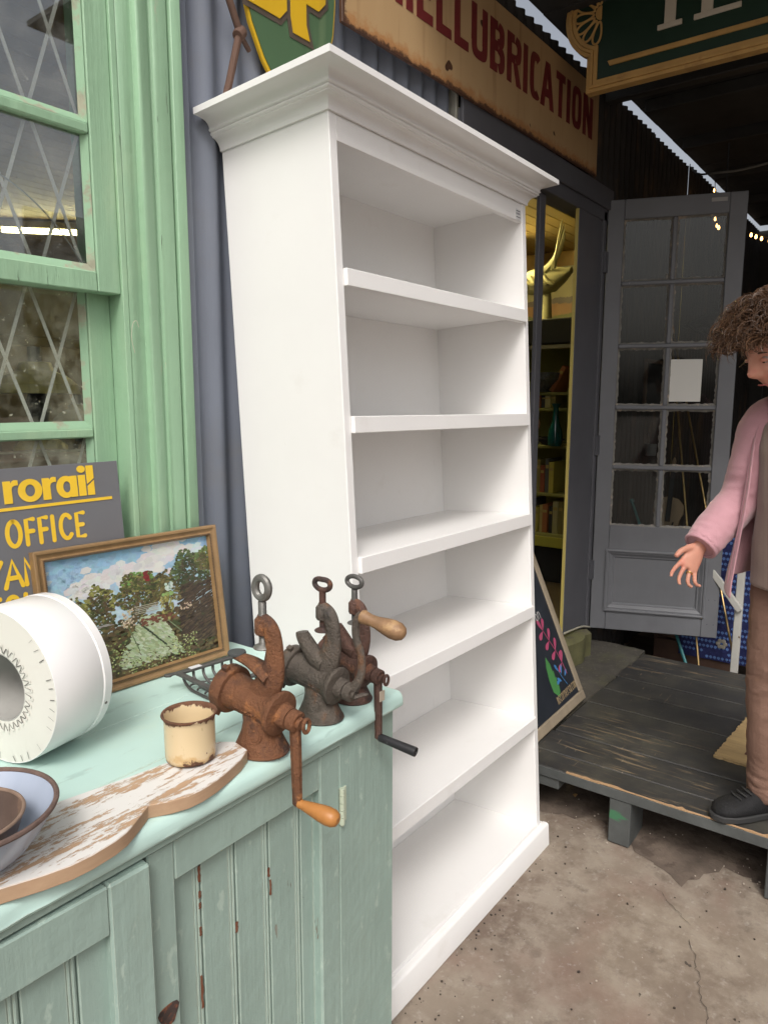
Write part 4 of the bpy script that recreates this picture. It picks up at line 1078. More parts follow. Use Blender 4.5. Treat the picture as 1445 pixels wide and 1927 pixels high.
# ================================================================ iron soap basket
CAST = mat('grey_cast_iron', (.11, .105, .10), .55, metal=.4, var=(30, .3), bump=[(80, .4)])
sb = thing('iron_basket', 'grey wrought iron wall basket lying on the cupboard behind the grinders', 'basket', (.985, 1.165, TZ), (0, 0, R(-6)))
hw, hd_, zt = .073, .062, .036
fr = MB()
for a, b in (((-hw, -hd_), (hw, -hd_)), ((hw, -hd_), (hw, hd_)), ((hw, hd_), (-hw, hd_)), ((-hw, hd_), (-hw, -hd_))):
    d = (Vector(b) - Vector(a)).normalized(); nn = Vector((-d.y, d.x)) * .0062
    A_, B_ = Vector(a) - d * .0062, Vector(b) + d * .0062
    fr.prism([(A_.x + nn.x, A_.y + nn.y), (A_.x - nn.x, A_.y - nn.y), (B_.x - nn.x, B_.y - nn.y), (B_.x + nn.x, B_.y + nn.y)], zt - .003 + (.0004 if a[0] == b[0] else 0), zt + .003 + (.0004 if a[0] == b[0] else 0), 'z')
fr.build('frame', CAST, sb, bevel=.001)
for j in range(6):
    x = -hw + .012 + j * (2 * hw - .024) / 5
    MB().tube(smooth_path([(x, -hd_, zt), (x, -hd_ * .96, zt - .018), (x, -hd_ * .6, .005), (x, 0, .0035), (x, hd_ * .6, .005), (x, hd_ * .96, zt - .018), (x, hd_, zt)], 5), .0032, 8).build('bar', CAST, sb, smooth=True)
for j in range(4):
    y = -hd_ + .02 + j * (2 * hd_ - .04) / 3
    pts = []
    for q in range(25):
        x = -hw * .8 + 1.6 * hw * q / 24; pts.append((x, y + .007 * abs(math.sin(q * math.pi / 4)), .0085))
    MB().tube(pts, .0022, 6).build('scroll_wire', CAST, sb, smooth=True)
for (x, y) in ((-hw - .004, hd_ + .004), (hw + .004, hd_ + .004)):
    ln = MB(); sx = -1 if x < 0 else 1
    ln.prism([(x, y - .005), (x + sx * .008, y - .003), (x + sx * .016, y - .008), (x + sx * .024, y - .003), (x + sx * .026, y + .003), (x + sx * .022, y + .008), (x + sx * .014, y + .007), (x + sx * .006, y + .005), (x, y + .005)], zt - .002, zt + .003, 'z')
    ln.build('lug', CAST, sb, bevel=.001)
MB().box(-.045, -.018, hd_ - .006, hd_ + .007, zt + .0035, zt + .0042).build('price_tag', mat('white_tag', (.6, .59, .6), .6), sb)

# ================================================================ hand grinders
RUST1 = mat('orange_rust', (.185, .075, .032), .75, spec=.5, var=(12, .4), bump=[(90, 1.2), (240, 1.0)], chips=[dict(col=(.065, .032, .022), scale=14, lo=.46, hi=.62, amt=.85), dict(col=(.33, .135, .045), scale=24, lo=.54, hi=.66, amt=.8), dict(col=(.10, .085, .075), scale=10, lo=.6, hi=.72, amt=.7), dict(col=(.24, .20, .16), scale=30, lo=.70, hi=.75, amt=.7)])
RUST2 = mat('grey_brown_iron', (.12, .10, .082), .55, metal=.25, var=(14, .4), bump=[(90, 1.1), (240, .9)], chips=[dict(col=(.20, .095, .045), scale=13, lo=.50, hi=.64, amt=.85), dict(col=(.05, .046, .045), scale=10, lo=.5, hi=.66, amt=.85), dict(col=(.22, .19, .16), scale=40, lo=.66, hi=.72, amt=.6)])
RUST3 = mat('red_brown_iron', (.11, .058, .044), .6, metal=.15, var=(14, .4), bump=[(90, 1.0), (240, .9)], chips=[dict(col=(.045, .038, .038), scale=12, lo=.48, hi=.64, amt=.85), dict(col=(.20, .085, .045), scale=22, lo=.55, hi=.66, amt=.7)])
ZINC = mat('dull_zinc_screw', (.20, .195, .18), .5, metal=.6, var=(30, .25), bump=[(90, .3)], chips=[dict(col=(.16, .10, .06), scale=20, lo=.55, hi=.7, amt=.7)])
def grinder(name, label, loc, rz, sc, M_, screw_mat, eye, crank, handle_mat, jaw, hprof, tagged=False):
    t = thing(name, label, 'grinder', loc, (0, 0, rz), 'hand grinders on the cupboard edge'); t.scale = (sc, sc, sc)
    def ring(cx, cy, z, rx, ry, n=28): return [(cx + rx * math.cos(2 * math.pi * i / n), cy + ry * math.sin(2 * math.pi * i / n), z) for i in range(n)]
    MB().loft([ring(0, 0, z, a, b) for (z, a, b) in ((0, .043, .050), (.004, .044, .051), (.010, .0425, .049), (.022, .037, .043), (.036, .0315, .037), (.052, .028, .034), (.070, .0275, .036), (.090, .024, .032))]).build('hopper', M_, t, smooth=True, ang=60)
    rim = MB(); rim.tube([(.0425 * math.cos(2 * math.pi * i / 40), .0495 * math.sin(2 * math.pi * i / 40), .0035) for i in range(40)], .0032, 8, closed=True); rim.build('hopper_rim', M_, t, smooth=True)
    ax = Vector((0, -1, -.16)).normalized(); o = Vector((0, .018, .088))
    MA = axis_M(o, ax)
    MB().lathe([(.0, -.060), (.0345, -.060), (.0355, -.053), (.0345, -.045), (.0325, -.038), (.0305, -.02), (.0295, .030), (.031, .046), (.034, .052), (.0385, .057), (.0395, .062), (.0385, .067), (.030, .0695), (.0225, .071), (.0205, .075), (.0200, .085), (.0185, .087), (0, .087)], 40, MA).build('barrel', M_, t, smooth=True, ang=50)
    nut = MB(); nut.lathe([(.0335, -.068), (.0410, -.068), (.0430, -.065), (.0430, -.047), (.0410, -.044), (.0356, -.043)], 40, MA)
    for a in (20, 140, 260): nut.box(-.005, .005, .041, .051, -.062, -.050, MA @ Matrix.Rotation(R(a), 4, 'Z'))
    nut.build('ring_nut', M_, t, smooth=True, ang=40)
    # end plate inside the ring nut
    MB().lathe([(.0, -.0655), (.033, -.0655), (.033, -.061), (0, -.061)], 30, MA).build('cutter_plate', M_, t, smooth=True, ang=40)
    # raised maker's letters become a worn row of short ribs along the barrel
    lt = MB(); rnd = random.Random(int(loc[0] * 1000))
    for i in range(15):
        zz = -.034 + i * .0048; th = R(205)
        Ml = MA @ Mx((0, 0, zz)) @ Matrix.Rotation(th if True else 0, 4, 'Z')
        rr = .0305
        lt.box(rr - .001, rr + .0012, -.006, .006 - rnd.random() * .002, -.0006, .0009, Ml)
        if rnd.random() < .7: lt.box(rr - .001, rr + .0012, -.006 + rnd.random() * .006, -.004 + rnd.random() * .006, -.0006, .0032, Ml)
    lt.build('raised_lettering', M_, t)
    md = MB(); md.lathe([(.0, .0030), (.007, .0026), (.0085, .0014), (.0105, .0030), (.0125, .0022), (.0135, 0)], 24, axis_M((-.0290, -.012, .036), (-.92, -.28, .20))); md.build('medallion', M_, t, smooth=True)
    # clamp arm: flattened bar curling over to the screw boss
    ap = smooth_path([(0, .000, .095), (0, -.018, .118), (0, -.031, .148), (0, -.036, .180), (0, -.034, .206), (0, -.027, .224), (0, -.014, .232), (0, -.006, .231)], 6)
    k_ = len(ap); rad = [.034 - .0150 * min(1, i / (k_ * .45)) for i in range(k_)]
    MB().tube(ap, rad, 18, flat=(.95, .56)).build('clamp_arm', M_, t, smooth=True, ang=60)
    MB().lathe([(0, -.016), (.0125, -.016), (.0145, -.012), (.0145, .009), (.012, .0125), (0, .0125)], 20, Mx((0, -.010, .229))).build('boss', M_, t, smooth=True, ang=40)
    if jaw == 'flat':
        jp = smooth_path([(0, -.030, .138), (0, -.006, .149), (0, .022, .158), (0, .052, .1615)], 5)
        MB().tube(jp, [.026 - .013 * i / (len(jp) - 1) for i in range(len(jp))], 12, flat=(.50, .9)).build('jaw', M_, t, smooth=True)
        MB().lathe([(0, 0), (.0155, 0), (.0165, .003), (.0155, .006), (0, .0068)], 22, Mx((0, .054, .1635))).build('jaw_pad', mat('rubber_pad', (.06, .065, .065), .7), t, smooth=True, ang=40)
    else:
        jp = smooth_path([(0, -.016, .118), (0, .010, .128), (0, .030, .150), (0, .044, .168), (0, .046, .176)], 5)
        MB().tube(jp, [.024 - .009 * i / (len(jp) - 1) for i in range(len(jp))], 12, flat=(.9, .85)).build('jaw', M_, t, smooth=True)
    # screw
    scw = MB(); rr = .0075; prof = []
    z = .196
    while z < .272: prof += [(rr - .0009, z), (rr, z + .0009)]; z += .0020
    scw.lathe(prof, 14, Mx((0, -.010, 0))); so_ = scw.build('clamp_screw', screw_mat, t, smooth=True, ang=20)
    MB().lathe([(0, 0), (.0165, 0), (.0178, .0018), (.016, .004), (.008, .0075), (.006, .010), (0, .010)], 22, Mx((0, -.010, .188))).build('screw_pad', screw_mat, so_, smooth=True)
    if eye == 'round':
        c = (0, -.010, .294); pts = [(0, c[1] + .0150 * math.cos(2 * math.pi * i / 28), c[2] + .0175 * math.sin(2 * math.pi * i / 28)) for i in range(28)]
        MB().tube(pts, .0070, 10, closed=True).build('screw_eye', screw_mat, so_, smooth=True)
    elif eye == 'oval':
        c = (0, -.010, .289); pts = [(0, c[1] + .0225 * math.cos(2 * math.pi * i / 28), c[2] + .0130 * math.sin(2 * math.pi * i / 28)) for i in range(28)]
        MB().tube(pts, .0056, 10, closed=True).build('screw_eye', screw_mat, so_, smooth=True)
    else:
        pts = []
        for i in range(40):
            a = 2 * math.pi * i / 40; r_ = .0185 * (1 - .30 * abs(math.sin(a)) ** 3 * (1 if math.sin(a) > 0 else .2)); pts.append((0, -.010 + r_ * math.cos(a) * 1.1, .287 + r_ * math.sin(a) * .72))
        MB().tube(pts, .0056, 10, closed=True).build('screw_eye', screw_mat, so_, smooth=True)
    # crank
    hub = o + ax * .087
    ck = MB(); ck.lathe([(.0, 0), (.0165, 0), (.0185, .002), (.0185, .017), (.0165, .019), (.0105, .0195), (.0100, .026), (0, .026)], 26, axis_M(hub + ax * .0005, ax))
    cr = ck.build('crank_hub', M_, t, smooth=True, ang=40)
    pinp = hub + ax * .026
    if crank == 'down':
        a0 = hub + ax * .010
        pts = [a0 + Vector((0, -.001, -.008)), a0 + Vector((0, -.002, -.06)), a0 + Vector((0, -.003, -.135)), a0 + Vector((0, -.003, -.152))]
        MB().tube(pts, [.0105, .0100, .0090, .0088], 6, flat=(.75, 1.1)).build('crank_arm', M_, cr, smooth=False)
        MB().tube([(pinp.x + .008 * math.cos(2 * math.pi * i / 20), pinp.y - .010 + .0 * i, pinp.z + .0115 * math.sin(2 * math.pi * i / 20)) for i in range(20)], .0034, 8, closed=True).build('thumb_ring', M_, cr, smooth=True)
        hb = a0 + Vector((0, -.006, -.148)); hdv = Vector((.10, -1, -.12)).normalized()
        if tagged: MB().box(a0.x - .0082, a0.x + .0090, a0.y - .0145, a0.y - .0120, a0.z - .056, a0.z - .032).build('price_sticker', mat('sticker', (.45, .38, .30), .6), cr)
    else:
        a0 = hub + ax * .010
        pts = smooth_path([a0, a0 + Vector((0, -.016, .018)), a0 + Vector((0, -.030, .048)), a0 + Vector((0, -.029, .085)), a0 + Vector((0, -.018, .115)), a0 + Vector((0, -.016, .140)), a0 + Vector((0, -.022, .158)), a0 + Vector((0, -.030, .166))], 6)
        MB().tube(pts, [.013 - .0045 * min(1, i / 12) for i in range(len(pts))], 10, flat=(1, .75)).build('crank_arm', M_, cr, smooth=True)
        wn = MB(); wn.tube([pinp + Vector((-.004, 0, -.003)), pinp + Vector((.004, -.012, .002)), pinp + Vector((.010, -.024, .004))], [.008, .0075, .004], 8, flat=(.5, 1)); wn.build('wing_nut', M_, cr, smooth=True)
        hb = a0 + Vector((0, -.030, .164)); hdv = Vector((.16, -1, -.26)).normalized()
    MB().lathe(hprof, 26, axis_M(hb, hdv)).build('handle', handle_mat, cr, smooth=True, ang=45)
    return t
PEAR = [(r_ * .88, z_ * .90) for (r_, z_) in [(0, 0), (.0085, 0), (.0095, .004), (.0090, .009), (.0105, .016), (.0135, .034), (.0165, .052), (.0178, .066), (.0168, .078), (.0125, .0865), (.0075, .0885), (.007, .0890), (0, .0885)]]
BULB = [(0, 0), (.013, 0), (.0145, .005), (.013, .011), (.0115, .022), (.0125, .036), (.0165, .054), (.0190, .070), (.0180, .084), (.0125, .094), (.006, .0975), (0, .098)]
BAR = [(0, 0), (.0085, 0), (.0095, .002), (.0098, .03), (.0112, .094), (.0108, .098), (.006, .0985), (.0055, .0965), (0, .0965)]
AMBER = mat('amber_varnished_wood', (.42, .18, .05), .42, spec=.45, var=(20, .2, (1, 1, .2)), chips=[dict(col=(.22, .09, .03), scale=14, lo=.58, hi=.72, amt=.7)])
WORNW = mat('worn_brown_wood', (.25, .145, .075), .55, var=(30, .3), bump=[(60, .4)], chips=[dict(col=(.42, .27, .13), scale=30, lo=.5, hi=.65, amt=.8), dict(col=(.08, .05, .04), scale=10, lo=.58, hi=.7, amt=.8)])
BLKH = mat('black_turned_handle', (.022, .022, .024), .4, var=(20, .3), chips=[dict(col=(.10, .10, .10), scale=50, stretch=(1, 1, .3), lo=.66, hi=.7)])
grinder('meat_grinder', 'orange rusty hand grinder with hanging crank and amber wooden handle', (.838, .899, TZ), R(3), 1.0, RUST1, ZINC, 'round', 'down', AMBER, 'flat', PEAR)
grinder('meat_grinder', 'grey brown iron hand grinder with its crank turned upward', (1.000, .906, TZ), R(2), .93, RUST2, RUST3, 'key', 'up', WORNW, 'knob', BULB)
grinder('meat_grinder', 'dark red brown hand grinder with black crank handle nearest the bookcase', (1.106, .914, TZ), R(0), .86, RUST3, CAST, 'oval', 'down', BLKH, 'knob', BAR, True)

# ================================================================ signs on the wall
BPG = mat('green_enamel', (.075, .135, .07), .4, var=(3, .15, (1, 1, .2)), chips=[dict(col=(.13, .19, .10), scale=14, stretch=(1, 1, .08), lo=.55, hi=.7, amt=.6), dict(col=(.4, .4, .35), scale=30, lo=.75, hi=.76)])
BPY = mat('yellow_enamel', (.62, .38, .02), .4, var=(4, .12, (1, 1, .2)), chips=[dict(col=(.45, .26, .03), scale=14, stretch=(1, 1, .1), lo=.55, hi=.7, amt=.5)])
BPB = mat('brown_grey_outline', (.085, .065, .05), .5, var=(6, .2))
bp_ = thing('shield_sign', 'green and yellow enamel shield sign above the bookcase', 'sign', (1.452, 1.385, 2.24))
def shield(s_):
    pts = []
    half = [(.0, -.010), (.05, .020), (.10, .075), (.140, .145), (.163, .22), (.172, .30), (.170, .40), (.165, .47), (.120, .475), (.06, .465), (0, .485)]
    c = (0, .24)
    for p in half: pts.append((c[0] + (p[0] - c[0]) * s_, c[1] + (p[1] - c[1]) * s_))
    return pts + [(-p[0], p[1]) for p in pts[-2:0:-1]]
MB().prism(shield(1.0), 0, .010, 'y').build('rim', BPY, bp_, bevel=.001)
MB().prism(shield(.955), -.003, -.0002, 'y').build('shield_face', BPG, bp_)
Bp = [(-.152, .185), (-.045, .185), (-.020, .212), (-.020, .262), (-.034, .285), (-.020, .305), (-.020, .345), (-.045, .372), (-.152, .372)]
Pp = [(.002, .170), (.062, .170), (.050, .205), (.050, .255), (.098, .255), (.124, .282), (.124, .345), (.098, .372), (-.006, .372), (-.006, .205)]
def grow(pl, d):
    cx = sum(p[0] for p in pl) / len(pl); cz = sum(p[1] for p in pl) / len(pl); out = []
    n2 = len(pl)
    area = sum(pl[i][0] * pl[(i + 1) % n2][1] - pl[(i + 1) % n2][0] * pl[i][1] for i in range(n2)); sg = 1 if area > 0 else -1
    for i in range(n2):
        a, b, c = Vector(pl[i - 1]), Vector(pl[i]), Vector(pl[(i + 1) % n2]); n1 = (b - a).normalized(); n3 = (c - b).normalized()
        q1 = Vector((n1.y, -n1.x)) * sg; q2 = Vector((n3.y, -n3.x)) * sg; q = (q1 + q2); q = q / max(.35, q.length_squared / 2) ; out.append((b.x + q.x * d / 1.0, b.y + q.y * d / 1.0))
    return out
for q, pl in enumerate((Bp, Pp)):
    l_ = MB().prism(grow(pl, .013), -.0045 - q * .0004, -.0031, 'y').build('letter_shadow', BPB, bp_)
    MB().prism(pl, -.0068 - q * .0004, -.0050, 'y').build('letter', BPY, bp_)
for (c, w_, h_) in (((-.085, .243), .026, .016), ((-.085, .318), .026, .014), ((.072, .314), .022, .020)):
    MB().prism([(c[0] - w_, c[1] - h_), (c[0] + w_, c[1] - h_), (c[0] + w_, c[1] + h_), (c[0] - w_, c[1] + h_)], -.0078, -.0073, 'y').build('letter_counter', BPG, bp_)
drp = MB(); drp.tube([(-.135, -.0045, .30), (-.135, -.0045, .21), (-.1345, -.0045, .19)], [.0014, .0016, .0030], 8); drp.build('paint_drip', mat('white_drip', (.7, .7, .68), .5), bp_, smooth=True)
PIPE = mat('rusty_bracket', (.10, .055, .038), .75, var=(14, .3), bump=[(60, .4)])
pi_ = thing('pipe_bracket', 'rusty iron pipe bracket beside the shield sign', 'bracket', (1.262, 1.372, 2.34))
MB().tube([(.006, 0, 0), (.030 - .07, 0, .09), (-.11, 0, .22), (-.17, .02, .34)], .0085, 10).build('upper_pipe', PIPE, pi_, smooth=True)
MB().tube([(.004, 0, -.004), (-.010, .004, -.06), (-.022, .008, -.11), (-.040, .015, -.18)], .0085, 10).build('lower_pipe', PIPE, pi_, smooth=True)
MB().lathe([(0, -.014), (.013, -.014), (.0145, -.008), (.0145, .008), (.013, .014), (0, .014)], 10, axis_M((.006, 0, -.002), (.7, .2, .7))).build('clamp', PIPE, pi_, bevel=.001)
MB().tube([(.006, 0, -.002), (.03, .008, -.014), (.045, .012, -.022)], .006, 8).build('clamp_bolt', PIPE, pi_, smooth=True)

# ---------------------------------------------------------------- long lubrication sign
def tan_sign():
    n = Nodes('rust_bitten_cream_enamel')
    x_, y_, z_ = n.xyz()[0], n.xyz()[1], n.xyz()[2]
    base = n.mix(n.noise(5, (1, 1, .25), 5), (.36, .225, .105), (.50, .34, .18))
    base = n.mix(n.math('MULTIPLY', n.ramp(n.noise(22, (1, 1, .06), 4), .55, .72), .55), base, (.25, .13, .05))
    f = n.noise(26, (1, 1, 1), 7, .75)
    edge = n.ramp(n.math('ADD', z_, n.math('MULTIPLY', n.math('SUBTRACT', f, .5), .07)), .004, .016, True)
    le = n.ramp(n.math('ADD', x_, n.math('MULTIPLY', n.math('SUBTRACT', f, .5), .10)), .010, .022, True)
    halo = n.ramp(n.math('ADD', z_, n.math('MULTIPLY', n.math('SUBTRACT', f, .5), .12)), .015, .045, True)
    spots = n.ramp(n.noise(10, (1, 1, 1), 2, .4, (4, 2, 7)), .735, .75)
    k_ = n.math('MAXIMUM', n.math('MAXIMUM', edge, le), spots)
    base = n.mix(n.math('MULTIPLY', halo, .6), base, (.36, .13, .03))
    rust = n.mix(n.noise(70), (.03, .018, .012), (.12, .05, .025))
    n.L(n.mix(k_, base, rust), n.b.inputs['Base Color']); n.b.inputs['Roughness'].default_value = .5
    bp = n.N('Bump'); bp.invert = True; bp.inputs['Strength'].default_value = .6; bp.inputs['Distance'].default_value = .002; n.L(k_, bp.inputs['Height']); n.L(bp.outputs[0], n.b.inputs['Normal'])
    return n.m
ls = thing('lubrication_sign', 'long cream enamel sign with dark red lettering above the doorway', 'sign', (1.637, 1.372, 2.503), (0, R(-.8), 0))
LSW, LSH = 1.825, .372
MB().box(0, LSW, 0, .012, 0, LSH).build('sign_panel', tan_sign(), ls, bevel=.0015)
REDP = mat('dark_red_lettering', (.15, .022, .022), .45, var=(8, .2), chips=[dict(col=(.10, .05, .04), scale=30, lo=.62, hi=.7, amt=.6)])
def block_text(txt, x, z, h, w, gap, parent, m_, y, widths={}):
    """condensed block capitals cut from slabs; each letter is one object"""
    t_ = .27
    for ch in txt:
        wd = w * widths.get(ch, 1.0); mb = MB(); u = lambda a, b: (x + a * wd, z + b * h)
        sw = .035; a_ = sw / wd; b_ = sw * .85 / h
        def bar(a0, a1, b0, b1, q=0): mb.prism([u(a0, b0), u(a1, b0), u(a1, b1), u(a0, b1)], y - .0012 - q * .0003, y, 'y')
        def ring_(a0, a1, b0, b1, lo=0, hi=360, q=0, n=26):
            cx, cz = (a0 + a1) / 2, (b0 + b1) / 2; rx, rz = (a1 - a0) / 2, (b1 - b0) / 2; O_ = []; I_ = []
            for i in range(n + 1):
                a = R(lo + (hi - lo) * i / n); e = .62
                cc = lambda v: math.copysign(abs(v) ** e, v)
                O_.append(u(cx + rx * cc(math.cos(a)), cz + rz * cc(math.sin(a)))); I_.append(u(cx + (rx - a_) * cc(math.cos(a)), cz + (rz - b_) * cc(math.sin(a))))
            yy = y - .0012 - q * .0003
            mb.add([(p[0], yy, p[1]) for p in O_] + [(p[0], yy, p[1]) for p in I_], [(i, i + 1, n + 2 + i, n + 1 + i) for i in range(n)])
        if ch == 'H': bar(0, a_, 0, 1); bar(1 - a_, 1, 0, 1); bar(a_, 1 - a_, .5 - b_ / 2, .5 + b_ / 2)
        elif ch == 'E': bar(0, a_, 0, 1); bar(a_, 1, 0, b_); bar(a_, 1, 1 - b_, 1); bar(a_, .85, .5 - b_ / 2, .5 + b_ / 2)
        elif ch == 'L': bar(0, a_, 0, 1); bar(a_, 1, 0, b_)
        elif ch == 'U': bar(0, a_, .3, 1); bar(1 - a_, 1, .3, 1); ring_(0, 1, 0, .6, 180, 360)
        elif ch == 'B': bar(0, a_, 0, 1); ring_(-.3, .96, .48, 1, -75, 75, 1, 16); ring_(-.3, 1.0, 0, .56, -75, 75, 2, 16); bar(a_, .5, 0, b_); bar(a_, .5, 1 - b_, 1); bar(a_, .55, .5 - b_ / 2, .5 + b_ / 2 + .03)
        elif ch == 'R': bar(0, a_, 0, 1); ring_(-.3, 1.0, .42, 1, -75, 75, 1, 16); bar(a_, .5, 1 - b_, 1); bar(a_, .55, .42, .42 + b_); mb.prism([u(.42, .44), u(.42 + a_ * .9, .44), u(1.02, 0), u(1.02 - a_ * 1.05, 0)], y - .0024, y, 'y')
        elif ch == 'I': bar(0, 1, 0, 1)
        elif ch == 'C': ring_(0, 1, 0, 1, 48, 312)
        elif ch == 'A':
            mb.prism([u(0, 0), u(a_ * 1.05, 0), u(.5 + a_ * .35, 1), u(.5 - a_ * .55, 1)], y - .0012, y, 'y'); mb.prism([u(1 - a_ * 1.05, 0), u(1, 0), u(.5 + a_ * .55, 1), u(.5 - a_ * .35, 1)], y - .0016, y, 'y'); bar(.22, .78, .24, .24 + b_, 2)
        elif ch == 'T': bar(.5 - a_ / 2, .5 + a_ / 2, 0, 1 - b_); bar(0, 1, 1 - b_, 1)
        elif ch == 'O': ring_(0, 1, 0, 1)
        elif ch == 'N': bar(0, a_, 0, 1); bar(1 - a_, 1, 0, 1); mb.prism([u(a_ * .2, 1), u(a_ * 1.2, 1), u(1 - a_ * .2, 0), u(1 - a_ * 1.2, 0)], y - .0018, y, 'y')
        elif ch == 'S': ring_(0, 1, .45, 1, 40, 270, 0, 18); ring_(0, 1, 0, .55, -140, 90, 1, 18)
        mb.build('letter', m_, parent); x += wd + gap - (.022 if ch == 'C' else 0)
# measured: E starts at x=1.972, N ends at 3.397 (world)
block_text('SHELLUBRICATION', 1.770 - 1.637, .141, .168, .089, .0195, ls, REDP, -.0004, {'I': .40, 'U': 1.22, 'B': 1.2, 'R': 1.25, 'C': 1.1, 'A': 1.42, 'T': 1.0, 'O': 1.15, 'N': 1.25})

# ---------------------------------------------------------------- carved green and gold hanging sign
SGG = mat('sign_dark_green', (.018, .040, .026), .35, var=(5, .15))
GOLD = mat('old_gold_paint', (.50, .30, .10), .5, var=(9, .15), bump=[(40, .2)], chips=[dict(col=(.36, .20, .07), scale=14, lo=.55, hi=.7, amt=.6)])
OFFW = mat('cream_letter', (.58, .52, .42), .5)
gs = thing('hanging_sign', 'carved dark green hanging sign with gold border and half rosette', 'sign', (3.00, 1.215, 2.742), (0, 0, R(-90)))
# local: x runs away from the wall (world -y), z up, faces local -y (= world -x)
SL, SH = 2.4, .52
def gs_outline(e):
    pts = [(-e, -e), (SL + e, -e), (SL + e, SH + e), (-e, SH + e)]
    c = (.040, SH / 2 - .005); r_ = .135 + e
    a = [(c[0] + r_ * math.cos(R(t)), c[1] + r_ * math.sin(R(t))) for t in range(112, 249, 8)]
    return pts + [(-e, c[1] + r_ * .93)] + a + [(-e, c[1] - r_ * .93)]
MB().prism(gs_outline(0), 0, .035, 'y').build('board', SGG, gs, bevel=.001)
def gs_band(e0, e1, y0, y1, m_, name):
    A_, B_ = gs_outline(e0), gs_outline(e1); n2 = len(A_); mb = MB()
    vs = [(p[0], y0, p[1]) for p in A_] + [(p[0], y0, p[1]) for p in B_] + [(p[0], y1, p[1]) for p in A_] + [(p[0], y1, p[1]) for p in B_]
    fs = []
    for i in range(n2):
        j = (i + 1) % n2; fs += [(i, j, n2 + j, n2 + i), (i, 2 * n2 + i, 2 * n2 + j, j), (n2 + i, n2 + j, 3 * n2 + j, 3 * n2 + i)]
    return mb.add(vs, fs).build(name, m_, gs, bevel=.0015)
gs_band(-.012, .004, -.007, .012, GOLD, 'border_moulding'); gs_band(.005, .016, -.012, .030, GOLD, 'border_moulding'); gs_band(.017, .030, -.006, .035, GOLD, 'border_moulding')
MB().prism([(.062, .052), (SL - .06, .052), (SL - .06, .072), (.052, .072)], -.006, -.0002, 'y').build('gold_line', GOLD, gs, bevel=.002)
MB().prism([(.062, SH - .072), (SL - .06, SH - .072), (SL - .06, SH - .052), (.052, SH - .052)], -.006, -.0002, 'y').build('gold_line', GOLD, gs, bevel=.002)
rc = (.022, SH / 2 - .005)
for i in range(7):
    a = R(102 + i * 26)
    c = (rc[0] + .072 * math.cos(a), rc[1] + .072 * math.sin(a)); pts = []
    for q in range(24):
        b = 2 * math.pi * q / 24; lu, lw = .040 * math.cos(b), (.0155 + .005 * math.cos(b)) * math.sin(b)
        pts.append((c[0] + lu * math.cos(a) - lw * math.sin(a), -.003, c[1] + lu * math.sin(a) + lw * math.cos(a)))
    MB().tube(pts, .0044, 8, closed=True).build('petal', GOLD, gs, smooth=True)
hb_ = [(rc[0] + .026 * math.cos(R(t)), rc[1] + .026 * math.sin(R(t))) for t in range(90, 271, 12)]
MB().prism(hb_, -.006, -.0002, 'y').build('rosette_centre', GOLD, gs, bevel=.002)
# serif letters: only their feet show below the picture's upper edge
def serif_I(x, z, h, name='letter'):
    mb = MB(); mb.box(x - .020, x + .020, -.008, -.0002, z + .018, z + h - .018); mb.box(x - .044, x + .044, -.0082, -.0002, z, z + .0178); mb.box(x - .044, x + .044, -.0082, -.0002, z + h - .0178, z + h)
    return mb.build(name, OFFW, gs, bevel=.001)
serif_I(.285, .128, .27)
mb = MB(); mb.box(.395, .435, -.008, -.0002, .146, .398); mb.box(.371, .53, -.0082, -.0002, .128, .1458); mb.build('letter', OFFW, gs, bevel=.001)

# ================================================================ chalkboard
ck = thing('chalkboard_sign', 'chalkboard with wooden frame and painted leaves beside the bookcase', 'chalkboard', (2.958, 1.125, .2095), (R(-23.2), 0, R(2)))
CW, CHh = .56, .86
PINE = mat('weathered_pine_frame', (.30, .245, .175), .6, var=(20, .15, (1, 1, .2)), bump=[(50, .2)])
BLB = mat('blackboard', (.020, .024, .032), .55, var=(4, .3), chips=[dict(col=(.06, .07, .08), scale=5, lo=.5, hi=.8, amt=.5)])
for a in ((-CW, 0, 0, .040), (-CW, 0, CHh - .040, CHh)): MB().box(a[0], a[1], -.010, .012, a[2], a[3]).build('rail', PINE, ck, bevel=.004)
for a in (-CW, -.036): MB().box(a, a + .036, -.009, .0115, .0403, CHh - .0403).build('stile', PINE, ck, bevel=.003)
MB().box(-CW + .0362, -.0362, -.002, .006, .0405, CHh - .0405).build('board', BLB, ck)
CHK = {k_: mat('chalk_' + k_, c, .8) for k_, c in dict(pink=(.42, .07, .15), blue=(.05, .20, .45), green=(.06, .22, .06), white=(.45, .44, .43), yellow=(.40, .30, .17), purple=(.12, .05, .12)).items()}
def teardrop(mb, x, z, L_, w, a, y):
    pts = []
    for q in range(18):
        b = 2 * math.pi * q / 18; u_ = L_ * .5 * (1 - math.cos(b)); ww = w * math.sin(b) * (u_ / L_) ** .7
        pts.append((x + u_ * math.cos(a) - ww * math.sin(a), y, z + u_ * math.sin(a) + ww * math.cos(a)))
    mb.add(pts, [tuple(range(18))])
pk = MB(); yk = -.0026
stem = [(-.085, .14), (-.095, .19), (-.115, .25), (-.140, .30), (-.165, .35)]
for i in range(4):
    p = stem[i + 1]; teardrop(pk, p[0], p[1], .058, .016, R(55), yk - i * .0002); teardrop(pk, p[0], p[1], .058, .016, R(205), yk - i * .0002 - .0001)
teardrop(pk, -.165, .35, .06, .016, R(112), yk - .001); teardrop(pk, -.10, .19, .05, .014, R(70), yk - .0012)
stroke(pk, stem, .0022, yk - .0015)
pk.build('chalk_leaves', CHK['pink'], ck)
bl = MB()
